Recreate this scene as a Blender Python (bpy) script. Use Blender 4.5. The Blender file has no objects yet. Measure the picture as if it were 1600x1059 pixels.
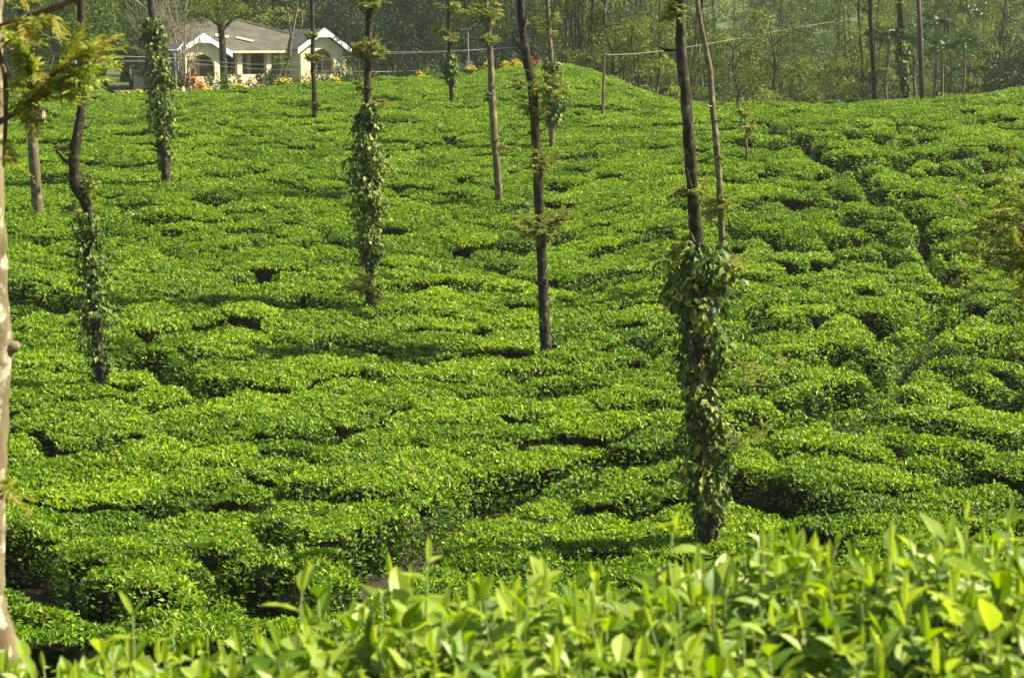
import bpy, math, random
import numpy as np
from mathutils import Vector
C = bpy.context.scene.collection
R = math.radians
# ------------------------------------------------------------------ camera, sky, sun, exposure
PITCH = math.atan((529.5 - 60) / 2790)          # horizon a little under the top edge of the picture
cam_d = bpy.data.cameras.new('camera'); cam = bpy.data.objects.new('camera', cam_d); C.objects.link(cam)
cam_d.sensor_width = 36; cam_d.lens = 36 * 2790 / 1600
cam_d.clip_start = 0.1; cam_d.clip_end = 3000
cam.location = (0, 0, 0); cam.rotation_euler = (R(90) - PITCH, 0, 0)
cam_d.dof.use_dof = True; cam_d.dof.focus_distance = 33; cam_d.dof.aperture_fstop = 9.5
S = bpy.context.scene; S.camera = cam
SUN_EL, SUN_AZ = R(45), R(86)                    # azimuth clockwise from +Y: the sun stands on the right
W = bpy.data.worlds.new('World'); S.world = W; W.use_nodes = True
nt = W.node_tree; bg = nt.nodes['Background']
sky = nt.nodes.new('ShaderNodeTexSky'); sky.sky_type = 'NISHITA'; sky.sun_disc = False
sky.sun_elevation = SUN_EL; sky.sun_rotation = SUN_AZ
nt.links.new(sky.outputs[0], bg.inputs[0]); bg.inputs[1].default_value = 0.055
sun_d = bpy.data.lights.new('sun', 'SUN'); sun_d.energy = 4.6; sun_d.angle = R(0.55); sun_d.color = (1, .91, .70)
sun = bpy.data.objects.new('sun', sun_d); C.objects.link(sun)
sd = Vector((math.sin(SUN_AZ) * math.cos(SUN_EL), math.cos(SUN_AZ) * math.cos(SUN_EL), math.sin(SUN_EL)))
sun.rotation_euler = sd.to_track_quat('Z', 'Y').to_euler(); sun.location = (60, 20, 60)
S.view_settings.view_transform = 'Standard'; S.view_settings.look = 'None'
S.view_settings.exposure = 1.85; S.view_settings.gamma = 1
S.cycles.max_bounces = 8; S.cycles.transmission_bounces = 6; S.cycles.volume_bounces = 1
S.cycles.use_denoising = True

# ------------------------------------------------------------------ helpers
rng = np.random.default_rng(7); random.seed(7)
def ray(u, v):
    a = (u - 800) / 2790; b = (529.5 - v) / 2790
    return np.array([a, math.cos(PITCH) + b * math.sin(PITCH), -math.sin(PITCH) + b * math.cos(PITCH)])
def at(u, v, Y):
    r = ray(u, v); return r * (Y / r[1])
def tag(o, label=None, cat=None, group=None, kind=None):
    for k, v in (('label', label), ('category', cat), ('group', group), ('kind', kind)):
        if v: o[k] = v
    return o
def thing(name, loc, label, cat, group=None, rz=0):
    o = bpy.data.objects.new(name, None); C.objects.link(o); o.empty_display_size = .3
    o.location = tuple(float(q) for q in loc); o.rotation_euler = (0, 0, rz)
    return tag(o, label, cat, group)
def mesh(name, V, F, mats, parent=None, tone=None, mi=None, smooth=False, org=(0, 0, 0), uv=None):
    """V (n,3), F list of int arrays with 3 or 4 columns -> ONE mesh object (V minus org)"""
    V = np.asarray(V, dtype=np.float32) - np.asarray(org, dtype=np.float32)
    Fs = [np.asarray(f, dtype=np.int32) for f in (F if isinstance(F, list) else [F]) if len(f)]
    me = bpy.data.meshes.new(name)
    me.vertices.add(len(V)); me.vertices.foreach_set('co', V.ravel())
    tot = np.concatenate([np.full(len(f), f.shape[1], np.int32) for f in Fs]); idx = np.concatenate([f.ravel() for f in Fs])
    me.loops.add(len(idx)); me.loops.foreach_set('vertex_index', idx)
    st = np.zeros(len(tot), np.int32); st[1:] = np.cumsum(tot)[:-1]
    me.polygons.add(len(tot)); me.polygons.foreach_set('loop_start', st); me.polygons.foreach_set('loop_total', tot)
    if mi is not None: me.polygons.foreach_set('material_index', np.asarray(mi, np.int32))
    me.polygons.foreach_set('use_smooth', np.full(len(tot), smooth, bool))
    if tone is not None:
        a = me.attributes.new('tone', 'FLOAT', 'POINT'); a.data.foreach_set('value', np.asarray(tone, np.float32))
    for m in (mats if isinstance(mats, list) else [mats]): me.materials.append(m)
    me.update(calc_edges=True); me.validate()
    o = bpy.data.objects.new(name, me); C.objects.link(o)
    if parent: o.parent = parent
    return o
def copy_tree(o, parent=None):
    c = o.copy(); C.objects.link(c)
    if parent: c.parent = parent
    for ch in [x for x in o.children]: copy_tree(ch, c)
    return c
class MB:
    """collects tubes and boxes as one mesh"""
    def __init__(s): s.V = []; s.Q = []; s.T = []; s.n = 0
    def add(s, V, Q=None, T=None):
        s.V.append(np.asarray(V, float))
        if Q is not None and len(Q): s.Q.append(np.asarray(Q) + s.n)
        if T is not None and len(T): s.T.append(np.asarray(T) + s.n)
        s.n += len(V); return s
    def box(s, a, b):
        (x0, y0, z0), (x1, y1, z1) = a, b
        return s.add([(x0,y0,z0),(x1,y0,z0),(x1,y1,z0),(x0,y1,z0),(x0,y0,z1),(x1,y0,z1),(x1,y1,z1),(x0,y1,z1)],
                     [(0,3,2,1),(4,5,6,7),(0,1,5,4),(1,2,6,5),(2,3,7,6),(3,0,4,7)])
    def tube(s, P, r, n=8, bump=0., sub=1):
        P = np.asarray(P, float); r = np.broadcast_to(np.asarray(r, float), (len(P),)).copy()
        if sub > 1:                                           # Catmull-Rom refinement
            Q = np.vstack([2*P[0]-P[1], P, 2*P[-1]-P[-2]]); o = []; rr = []
            for i in range(len(P)-1):
                a, b, c, d = Q[i:i+4]
                for k in range(sub):
                    t = k/sub
                    o.append(.5*((2*b)+(c-a)*t+(2*a-5*b+4*c-d)*t*t+(3*b-a-3*c+d)*t**3)); rr.append(r[i]*(1-t)+r[i+1]*t)
            o.append(P[-1]); rr.append(r[-1]); P = np.array(o); r = np.array(rr)
        T = np.gradient(P, axis=0); T /= np.linalg.norm(T, axis=1)[:, None] + 1e-9
        ref = np.where(np.abs(T[:, 2:3]) > .9, np.array([[1., 0, 0]]), np.array([[0, 0, 1.]]))
        A = np.cross(T, ref); A /= np.linalg.norm(A, axis=1)[:, None]; B = np.cross(T, A)
        th = np.linspace(0, 2*np.pi, n, endpoint=False)
        rad = r[:, None] * (1 + bump * rng.normal(0, 1, (len(P), n)).clip(-1.6, 1.6))
        V = P[:, None] + rad[..., None] * (np.cos(th)[None, :, None]*A[:, None] + np.sin(th)[None, :, None]*B[:, None])
        i = np.arange(len(P)-1)[:, None]*n; j = np.arange(n)[None]; k = (j+1) % n
        Q = np.stack([i+j, i+k, i+n+k, i+n+j], -1).reshape(-1, 4)
        V = np.vstack([V.reshape(-1, 3), P[:1], P[-1:]]); L = (len(P)-1)*n; c0 = len(P)*n
        T_ = [(c0, (q+1) % n, q) for q in range(n)] + [(c0+1, L+q, L+(q+1) % n) for q in range(n)]
        return s.add(V, Q, T_)
    def build(s, name, m, parent=None, org=(0, 0, 0), smooth=False):
        F = ([np.vstack(s.Q)] if s.Q else []) + ([np.vstack(s.T)] if s.T else [])
        return mesh(name, np.vstack(s.V), F, m, parent, smooth=smooth, org=org)
def unit(v): return v / (np.linalg.norm(v, axis=-1, keepdims=True) + 1e-9)
def leaves(pos, ax, nrm, L, Wd, lod=1, droop=.12):
    """leaf blades: lod 0 = 2 triangles, lod 1 = 4 triangles folded on the midrib"""
    n = len(pos); ax = unit(ax); sd_ = unit(np.cross(ax, nrm)); nr = np.cross(sd_, ax)
    L = np.broadcast_to(L, (n,))[:, None]; Wd = np.broadcast_to(Wd, (n,))[:, None]
    tip = pos + ax*L - nr*L*droop; m = pos + ax*L*.48
    l = m + sd_*Wd*.5 + nr*Wd*.16; r = m - sd_*Wd*.5 + nr*Wd*.16
    if lod == 0:
        V = np.stack([pos, r, tip, l], 1).reshape(-1, 3); b = np.arange(n)[:, None]*4
        return V, np.concatenate([b+[0, 1, 2], b+[0, 2, 3]])
    V = np.stack([pos, r, tip, l, m - nr*Wd*.02], 1).reshape(-1, 3); b = np.arange(n)[:, None]*5
    return V, np.concatenate([b+[0, 1, 4], b+[1, 2, 4], b+[2, 3, 4], b+[3, 0, 4]])
def rdir(n, zlo=-1., zhi=1.):
    z = rng.uniform(zlo, zhi, n); a = rng.uniform(0, 2*np.pi, n); q = np.sqrt(1-z*z)
    return np.stack([q*np.cos(a), q*np.sin(a), z], 1)
def smooth(t): t = np.clip(t, 0, 1); return t*t*(3-2*t)

# ------------------------------------------------------------------ materials
def nodes(name):
    m = bpy.data.materials.new(name); m.use_nodes = True; t = m.node_tree; t.nodes.clear()
    return m, t, t.nodes.new, t.links.new
def leaf_mat(name, dark, mid, light, trans=.38, rough=.42, spec=.45, field=0., dry=None, dryp=0., vary=.16):
    m, t, N, Lk = nodes(name)
    at_ = N('ShaderNodeAttribute'); at_.attribute_name = 'tone'
    geo = N('ShaderNodeNewGeometry'); oi = N('ShaderNodeObjectInfo')
    a = N('ShaderNodeMath'); a.operation = 'MULTIPLY_ADD'; a.inputs[1].default_value = .66; a.inputs[2].default_value = -.33
    Lk(geo.outputs['Random Per Island'], a.inputs[0])
    b = N('ShaderNodeMath'); b.operation = 'ADD'; Lk(a.outputs[0], b.inputs[0]); Lk(at_.outputs['Fac'], b.inputs[1])
    o2 = N('ShaderNodeMath'); o2.operation = 'MULTIPLY_ADD'; o2.inputs[1].default_value = vary; o2.inputs[2].default_value = -vary*.5
    Lk(oi.outputs['Random'], o2.inputs[0])
    c = N('ShaderNodeMath'); c.operation = 'ADD'; Lk(b.outputs[0], c.inputs[0]); Lk(o2.outputs[0], c.inputs[1])
    fac = c.outputs[0]
    if field:
        nz = N('ShaderNodeTexNoise'); nz.inputs['Scale'].default_value = .33; nz.inputs['Detail'].default_value = 3
        Lk(geo.outputs['Position'], nz.inputs['Vector'])
        d = N('ShaderNodeMath'); d.operation = 'MULTIPLY_ADD'; d.inputs[1].default_value = field; d.inputs[2].default_value = -field*.5
        Lk(nz.outputs[0], d.inputs[0]); e = N('ShaderNodeMath'); e.operation = 'ADD'; Lk(fac, e.inputs[0]); Lk(d.outputs[0], e.inputs[1]); fac = e.outputs[0]
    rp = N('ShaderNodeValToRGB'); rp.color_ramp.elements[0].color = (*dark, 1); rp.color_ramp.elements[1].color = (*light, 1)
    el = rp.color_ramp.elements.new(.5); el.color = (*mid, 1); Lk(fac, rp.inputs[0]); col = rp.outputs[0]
    if dry:
        w = N('ShaderNodeMath'); w.operation = 'MULTIPLY'; w.inputs[1].default_value = 17.31
        f = N('ShaderNodeMath'); f.operation = 'FRACT'; g = N('ShaderNodeMath'); g.operation = 'LESS_THAN'; g.inputs[1].default_value = dryp
        Lk(geo.outputs['Random Per Island'], w.inputs[0]); Lk(w.outputs[0], f.inputs[0]); Lk(f.outputs[0], g.inputs[0])
        mx = N('ShaderNodeMixRGB'); mx.inputs[2].default_value = (*dry, 1); Lk(g.outputs[0], mx.inputs[0]); Lk(col, mx.inputs[1]); col = mx.outputs[0]
    p = N('ShaderNodeBsdfPrincipled'); p.inputs['Roughness'].default_value = rough; p.inputs['Specular IOR Level'].default_value = spec
    Lk(col, p.inputs['Base Color'])
    tr = N('ShaderNodeBsdfTranslucent'); hs = N('ShaderNodeHueSaturation'); hs.inputs['Hue'].default_value = .492; hs.inputs['Value'].default_value = 1.35; hs.inputs['Saturation'].default_value = 1.05
    Lk(col, hs.inputs['Color']); Lk(hs.outputs[0], tr.inputs[0])
    mix = N('ShaderNodeMixShader'); mix.inputs[0].default_value = trans; Lk(p.outputs[0], mix.inputs[1]); Lk(tr.outputs[0], mix.inputs[2])
    out = N('ShaderNodeOutputMaterial'); Lk(mix.outputs[0], out.inputs[0]); return m
def surf(name, c1, c2, scale=6., rough=.85, bump=.3, detail=6., stretch=(1, 1, 1), c3=None, s3=20., spec=.3):
    m, t, N, Lk = nodes(name)
    tc = N('ShaderNodeTexCoord'); mp = N('ShaderNodeMapping'); mp.inputs['Scale'].default_value = stretch; Lk(tc.outputs['Object'], mp.inputs[0])
    nz = N('ShaderNodeTexNoise'); nz.inputs['Scale'].default_value = scale; nz.inputs['Detail'].default_value = detail; nz.inputs['Roughness'].default_value = .65
    Lk(mp.outputs[0], nz.inputs['Vector'])
    rp = N('ShaderNodeValToRGB'); rp.color_ramp.elements[0].position = .36; rp.color_ramp.elements[1].position = .66
    rp.color_ramp.elements[0].color = (*c1, 1); rp.color_ramp.elements[1].color = (*c2, 1); Lk(nz.outputs[0], rp.inputs[0]); col = rp.outputs[0]
    if c3:
        n3 = N('ShaderNodeTexNoise'); n3.inputs['Scale'].default_value = s3; n3.inputs['Detail'].default_value = 4; Lk(tc.outputs['Object'], n3.inputs['Vector'])
        r3 = N('ShaderNodeValToRGB'); r3.color_ramp.elements[0].position = .54; r3.color_ramp.elements[1].position = .62; Lk(n3.outputs[0], r3.inputs[0])
        mx = N('ShaderNodeMixRGB'); mx.inputs[2].default_value = (*c3, 1); Lk(r3.outputs[0], mx.inputs[0]); Lk(col, mx.inputs[1]); col = mx.outputs[0]
    p = N('ShaderNodeBsdfPrincipled'); p.inputs['Roughness'].default_value = rough; p.inputs['Specular IOR Level'].default_value = spec; Lk(col, p.inputs['Base Color'])
    if bump:
        bp = N('ShaderNodeBump'); bp.inputs['Strength'].default_value = bump; bp.inputs['Distance'].default_value = .02; Lk(nz.outputs[0], bp.inputs['Height']); Lk(bp.outputs[0], p.inputs['Normal'])
    out = N('ShaderNodeOutputMaterial'); Lk(p.outputs[0], out.inputs[0]); return m
M = dict(
    tea=leaf_mat('tea_leaf', (.010,.046,.002), (.102,.230,.002), (.31,.43,.006), .42, .46, .32, .36, (.25,.17,.05), .006),
    teacore=surf('tea_core_gap_shade', (.006,.010,.003), (.014,.020,.006), 30, 1., .5, spec=0.),  # near-black bush core: shade of the gaps put into its colour
    hedge=leaf_mat('tea_shoot_leaf', (.012,.056,.002), (.105,.208,.003), (.265,.35,.028), .46, .46, .42),
    stem=surf('green_stem', (.10,.16,.03), (.16,.22,.05), 40, .6, .1),
    soil=surf('soil', (.010,.007,.0035), (.042,.028,.014), 9, .95, .5, c3=(.026,.036,.011), s3=.8),
    bark=surf('bark', (.009,.007,.0035), (.036,.026,.013), 14, .95, .9, stretch=(1,1,.35), c3=(.08,.07,.04), s3=7),
    barkgrey=surf('grey_bark', (.07,.055,.03), (.135,.105,.058), 10, .95, .6, stretch=(1,1,.3), c3=(.19,.16,.095), s3=5),
    barkpale=surf('lichen_bark', (.085,.062,.03), (.19,.15,.08), 9, .9, .6, stretch=(1,1,.5), c3=(.34,.31,.22), s3=14),
    barkfar=surf('far_bark', (.016,.014,.009), (.045,.037,.023), 3, .95, .2, c3=(.14,.125,.085), s3=1.5),
    twig=surf('twig', (.09,.05,.02), (.17,.10,.04), 20, .9, .3),
    vine=leaf_mat('pepper_vine_leaf', (.014,.042,.005), (.065,.125,.012), (.27,.31,.05), .3, .5, .28, 0, (.42,.32,.04), .03),
    oak=leaf_mat('silver_oak_frond', (.08,.105,.015), (.20,.245,.032), (.34,.37,.06), .35, .6, .3, 0, (.22,.14,.04), .10),
    ochre=leaf_mat('ochre_frond', (.16,.15,.015), (.25,.26,.025), (.28,.40,.03), .42, .55, .3, 0, (.30,.20,.05), .12),
    dense=leaf_mat('dense_foliage', (.005,.018,.004), (.014,.040,.007), (.048,.092,.012), .25, .55, .2, vary=.45),
    midleaf=leaf_mat('mid_foliage', (.010,.034,.005), (.052,.110,.011), (.175,.24,.022), .34, .55, .25, vary=.55),
    olive=leaf_mat('olive_foliage', (.015,.040,.005), (.075,.120,.010), (.23,.26,.024), .36, .55, .25, vary=.5),
    sunleaf=leaf_mat('yellow_green_foliage', (.03,.055,.006), (.12,.165,.014), (.30,.31,.03), .4, .55, .25, vary=.3),  # brighter than olive: sunlit look of the canopy put into the leaf colour
    palm=leaf_mat('palm_frond', (.008,.034,.007), (.026,.075,.012), (.08,.15,.02), .3, .4, .45),
    drytwig=surf('dry_twigs', (.16,.13,.09), (.30,.26,.18), 5, .95, 0),
    dryleaf=leaf_mat('dry_bush_leaf', (.07,.065,.035), (.15,.13,.07), (.26,.22,.12), .2, .7, .2),
    yellow=leaf_mat('yellow_petal', (.55,.40,.006), (.70,.55,.01), (.80,.66,.02), .1, .6, .2),
    orange=leaf_mat('orange_petal', (.40,.08,.02), (.60,.15,.03), (.65,.25,.05), .1, .6, .2),
    red=leaf_mat('red_petal', (.35,.02,.015), (.50,.04,.03), (.6,.08,.05), .1, .6, .2),
    wall=surf('cream_paint', (.60,.50,.30), (.66,.56,.36), 2, .8, .08, c3=(.53,.43,.26), s3=1.2),
    white=surf('white_paint', (.78,.77,.72), (.84,.83,.79), 3, .7, .05),
    inner=surf('veranda_wall_painted_shade', (.36,.29,.19), (.42,.34,.22), 2, .85, .08),  # cream darkened so the recess shade sits in the colour
    glass=surf('dark_glass', (.015,.018,.02), (.03,.032,.035), 1, .12, 0, spec=.6),
    frame=surf('window_frame_paint', (.35,.27,.16), (.42,.33,.2), 5, .6, .05),
    grey=surf('grey_metal', (.20,.20,.19), (.28,.28,.27), 9, .5, .05, spec=.5),
    wire=surf('wire_sheath', (.20,.19,.15), (.28,.27,.22), 9, .5, 0),
    concrete=surf('pale_concrete', (.45,.42,.36), (.58,.55,.48), 4, .9, .2),
    panel=surf('solar_cell', (.03,.035,.05), (.06,.065,.08), 9, .25, 0, spec=.6),
    wood=surf('pale_wood', (.42,.33,.19), (.55,.45,.28), 8, .7, .1, stretch=(4,4,.6)),
    polewood=surf('pole_wood', (.05,.04,.03), (.10,.08,.06), 8, .85, .3, stretch=(4,4,.4)))
def roof_mat():
    m, t, N, Lk = nodes('weathered_roof_tile')
    tc = N('ShaderNodeTexCoord'); nz = N('ShaderNodeTexNoise'); nz.inputs['Scale'].default_value = 1.1; nz.inputs['Detail'].default_value = 8; Lk(tc.outputs['Object'], nz.inputs['Vector'])
    rp = N('ShaderNodeValToRGB'); rp.color_ramp.elements[0].color = (.022,.020,.015,1); rp.color_ramp.elements[1].color = (.095,.083,.06,1)
    rp.color_ramp.elements[0].position = .35; rp.color_ramp.elements[1].position = .68; Lk(nz.outputs[0], rp.inputs[0])
    nz.inputs['Roughness'].default_value = .75
    wv = N('ShaderNodeTexWave'); wv.wave_type = 'BANDS'; wv.bands_direction = 'Z'; wv.inputs['Scale'].default_value = 3.4; wv.inputs['Distortion'].default_value = .6; Lk(tc.outputs['Object'], wv.inputs['Vector'])
    w2 = N('ShaderNodeTexWave'); w2.wave_type = 'BANDS'; w2.bands_direction = 'X'; w2.inputs['Scale'].default_value = 2.2; w2.inputs['Distortion'].default_value = .4; Lk(tc.outputs['Object'], w2.inputs['Vector'])
    ad = N('ShaderNodeMath'); ad.operation = 'ADD'; Lk(wv.outputs['Fac'], ad.inputs[0]); Lk(w2.outputs['Fac'], ad.inputs[1])
    bp = N('ShaderNodeBump'); bp.inputs['Strength'].default_value = .25; bp.inputs['Distance'].default_value = .04; Lk(ad.outputs[0], bp.inputs['Height'])
    p = N('ShaderNodeBsdfPrincipled'); p.inputs['Roughness'].default_value = .9; Lk(rp.outputs[0], p.inputs['Base Color']); Lk(bp.outputs[0], p.inputs['Normal'])
    out = N('ShaderNodeOutputMaterial'); Lk(p.outputs[0], out.inputs[0]); return m
M['roof'] = roof_mat()

# ------------------------------------------------------------------ terrain
_dt = np.array([14, 17, 21, 24, 28, 34, 38, 42.5, 49.5, 58, 66, 75, 84, 90.])
_vt = np.array([1110, 1015, 930, 830, 700, 550, 475, 400, 310, 230, 180, 155, 138, 129.])
_g = np.linspace(14, 90, 400); _s = -(np.interp(_g, _dt, _vt) - 60) / 2790
_k = np.exp(-.5*(np.arange(-30, 31)/11)**2); _k /= _k.sum(); _s = np.convolve(np.pad(_s, 30, 'reflect', reflect_type='odd'), _k, 'valid')
UC = [-400, 0, 200, 350, 500, 620, 700, 800, 880, 930, 1000, 1060, 1200, 1300, 1400, 1500, 1600, 2000]
VC = [158, 152, 147, 141, 130, 122, 118, 104, 98, 111, 139, 156, 161, 158, 153, 146, 138, 120]
DC = [84, 84, 84, 84, 85, 86, 87, 87.5, 87.5, 86, 84, 82, 80, 79, 79, 79, 79, 80]
_uu = np.linspace(-400, 2000, 481)
def _sm(a):
    a = np.interp(_uu, UC, a); k = np.exp(-.5*(np.arange(-12, 13)/4.)**2); k /= k.sum(); return np.convolve(np.pad(a, 12, 'edge'), k, 'valid')
_vc, _dc = _sm(VC), _sm(DC)
def col_of(x, Y): return 800 + 2790 * x / np.maximum(Y, 1.)
def crest(x, Y): return np.interp(col_of(x, Y), _uu, _dc)
def z_field(x, Y):
    u = col_of(x, Y); vc = np.interp(u, _uu, _vc); dc = np.interp(u, _uu, _dc)
    Yn = 21 + (Y-21)*(84-21)/(dc-21)
    s = np.interp(Yn, _g, _s) - (vc-138)/2790*smooth((Yn-54)/30)
    return s*Y
HB = .75                                           # plucking-table height of the tea
def z_ground(x, Y):
    x = np.asarray(x, float); Y = np.asarray(Y, float); x, Y = np.broadcast_arrays(x, Y)
    u = col_of(x, Y); dc = np.interp(u, _uu, _dc)
    Ys = np.clip(Y, 15, dc)
    z = z_field(x*Ys/np.maximum(Y, 1.), Ys) - HB
    near = np.interp(Y, [-30, 2, 4, 6, 12, 18, 21], [-1.2, -1.6, -1.95, -2.35, -4.85, -7.0, -7.45])
    z = np.where(Y < 21, np.where(Y < 17, near, near + (z-near)*smooth((Y-17)/4)), z)
    rt = smooth((x*100/np.maximum(Y, 60) - 2.5)/5)                # right of the knoll the ground drops into a wooded hollow
    gz = -3.4*(1-rt) - 9.5*rt
    b = smooth((Y-dc)/np.where(rt > .5, 16, 9)); z = np.where(Y > dc, z*(1-b)+gz*b, z)
    far = np.maximum(0, Y-165)
    return z + np.where(Y > 165, np.minimum(far*.17*smooth(far/40), 22+far*.005), 0)
def z_surf(x, Y): return z_ground(x, Y) + HB
def ground_at(u, v):
    """first point of the tea surface seen at picture point (u, v); returns x, Y, ground z"""
    Ys = np.linspace(19, 92, 1500); r = ray(u, v); P = r[None]*(Ys/r[1])[:, None]
    ok = np.nonzero(P[:, 2] <= z_surf(P[:, 0], Ys))[0]
    i = ok[0] if len(ok) else np.argmin(np.abs(P[:, 2]-z_surf(P[:, 0], Ys)))
    return P[i, 0], Ys[i], float(z_ground(P[i, 0], Ys[i]))
gy = np.concatenate([np.linspace(-25, 14, 20), np.linspace(15, 100, 120), np.linspace(102, 200, 34), np.linspace(208, 620, 30)])
gx = np.concatenate([np.linspace(-320, -70, 26), np.linspace(-68, 68, 130), np.linspace(70, 320, 26)])
GX, GY = np.meshgrid(gx, gy); GV = np.stack([GX, GY, z_ground(GX, GY)], -1).reshape(-1, 3)
n, m_ = GX.shape; _t = M['soil'].node_tree; _p = [q for q in _t.nodes if q.type == 'BSDF_PRINCIPLED'][0]; _l = _p.inputs['Base Color'].links[0].from_socket
_g2 = _t.nodes.new('ShaderNodeNewGeometry'); _sx = _t.nodes.new('ShaderNodeSeparateXYZ'); _t.links.new(_g2.outputs['Position'], _sx.inputs[0])
_mr = _t.nodes.new('ShaderNodeMapRange'); _mr.inputs[1].default_value = 84; _mr.inputs[2].default_value = 104; _t.links.new(_sx.outputs['Y'], _mr.inputs[0])
_mg = _t.nodes.new('ShaderNodeMixRGB'); _mg.inputs[2].default_value = (.045, .075, .018, 1); _t.links.new(_mr.outputs[0], _mg.inputs[0]); _t.links.new(_l, _mg.inputs[1]); _t.links.new(_mg.outputs[0], _p.inputs['Base Color'])
i = np.arange(n-1)[:, None]*m_; j = np.arange(m_-1)[None]
tag(mesh('ground', GV, np.stack([i+j, i+j+1, i+j+m_+1, i+j+m_], -1).reshape(-1, 4), M['soil'], smooth=True), kind='structure')

# ------------------------------------------------------------------ tea field
TREES = {}                                         # landmark name -> (x, Y)
PATHS = []
for pts, w in (([(470,935),(560,905),(620,850),(720,790),(810,752),(930,722),(1085,690)], .46),
               ([(1190,185),(1225,207),(1290,240),(1340,268)], .38), ([(1340,268),(1365,300),(1440,340),(1448,395),(1490,440)], .15),
               ([(1400,590),(1330,620),(1255,640),(1195,662)], .32),
               ([(20,850),(90,905),(200,945),(330,945)], .42), ([(380,900),(440,905),(480,930)], .6),
               ([(10,455),(70,468),(120,480)], .42), ([(1150,745),(1240,780),(1300,800)], .34), ([(225,560),(290,590),(340,610)], .32),
               ([(1230,560),(1300,540),(1400,590),(1480,470)], .15)):
    q = [ground_at(*p)[:2] for p in pts]; PATHS.append((np.array(q), w))
def path_gap(x, y):
    best = np.full(x.shape, 9.)
    wob = .16*np.sin(x*2.1+y*1.3)+.12*np.sin(x*4.7-y*3.1)
    for q, w in PATHS:
        for a, b in zip(q[:-1], q[1:]):
            d = b-a; t = np.clip(((x-a[0])*d[0]+(y-a[1])*d[1])/(d@d), 0, 1)
            best = np.minimum(best, np.hypot(x-a[0]-t*d[0], y-a[1]-t*d[1]) - w*(1+2*wob))
    return best
SX, SY = 1.35, 1.0
NXG, NYG = 70, 82; X0, Y0 = -45., 15.
jit = rng.uniform(-.36, .36, (NYG, NXG, 2))
jx, jy = np.meshgrid(np.arange(NXG), np.arange(NYG))
site = np.stack([X0+(jx+.5+jit[..., 0]+.5*(jy % 2))*SX, Y0+(jy+.5+jit[..., 1])*SY], -1)
site[..., 1] += .22*np.sin(site[..., 0]*.35)   # rows run aslant along the slope
Hc = rng.normal(.75, .058, (NYG, NXG)).clip(.58, .9)
Wc = rng.uniform(0, 1, (NYG, NXG))
sf = site.reshape(-1, 2); Hf = Hc.ravel()
def phash(a, b):
    lo, hi = np.minimum(a, b), np.maximum(a, b); return np.modf(np.abs(np.sin(lo*12.9898+hi*78.233)*43758.5453))[0]
def bumps(x, y):
    return (np.sin(x*5.1+1.3*np.sin(y*3.3))*np.sin(y*6.3+x*1.7)*.035 + np.sin(x*11.3+y*4.1)*np.sin(y*12.7-x*3)*.022
            + np.sin(x*1.3-y*.7)*np.sin(y*1.9+x*.5)*.05)
def cells(x, y):
    """nearest bush, clear distance to its edge, height of the plucking table there"""
    yw = y - .22*np.sin(x*.35)
    iy = np.floor((yw-Y0)/SY).astype(int); n = len(x)
    best = np.full(n, 1e9); bid = np.zeros(n, int); cand = []
    for dy in (-1, 0, 1):
        r = np.clip(iy+dy, 0, NYG-1); ix = np.floor((x-X0)/SX-.5*(r % 2)).astype(int)
        for dx in (-1, 0, 1):
            k = r*NXG+np.clip(ix+dx, 0, NXG-1); cand.append(k)
            d = ((x-sf[k, 0])/1.15)**2+(y-sf[k, 1])**2; b = d < best; best = np.where(b, d, best); bid = np.where(b, k, bid)
    g = path_gap(x, y); soft = np.full(n, 9.)
    rough_ = .38 + .56*smooth((x-2)/9) - .16*smooth((y-44)/14) + .1*np.sin(x*.31+y*.17)
    for k in cand:
        same = k == bid
        d = ((x-sf[k, 0])/1.15)**2+(y-sf[k, 1])**2
        sep = np.hypot((sf[k, 0]-sf[bid, 0])/1.15, sf[k, 1]-sf[bid, 1])+1e-6
        e = np.where(same, 9., (d-best)/(2*sep)); h = phash(k, bid)
        w = np.where(h < 1-rough_*.46, -.3, (.02+(.15+.17*smooth((x-2)/9)))*phash(k+7, bid+7))
        soft = np.minimum(soft, e); g = np.minimum(g, np.where(w < 0, 9., e-w))
    H = Hf[bid] + bumps(x, y)
    hh = H*(.94+.06*smooth(soft/.18))*(.55+.45*np.sqrt(np.clip(g/.34, 0, 1)*(2-np.clip(g/.34, 0, 1))))
    return bid, g, hh
inst = (sf[:, 0]/np.maximum(sf[:, 1], 1))
dcr = crest(sf[:, 0], sf[:, 1])
use = (np.abs(inst) < .335+1.2/sf[:, 1]) & (sf[:, 1] > 17.5) & (sf[:, 1] < dcr+1.5)
pv = np.array([(529.5+2790*math.tan(0)) for _ in range(1)])
def project(x, y, z):
    f = y*math.cos(PITCH)-z*math.sin(PITCH); up = y*math.sin(PITCH)+z*math.cos(PITCH)
    return 800+2790*x/f, 529.5-2790*up/f
su, sv = project(sf[:, 0], sf[:, 1], z_surf(sf[:, 0], sf[:, 1]))
hedge_line = np.interp(su, [0, 200, 450, 700, 1050, 1600], [985, 955, 915, 875, 825, 800])
seen = use & (su > -20) & (su < 1620) & (sv < hedge_line)
order = np.nonzero(seen)[0]; order = order[np.argsort(sf[order, 1]*1.0)]
NEAR = order[:290]; near_set = np.zeros(len(sf), bool); near_set[NEAR] = True
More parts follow.
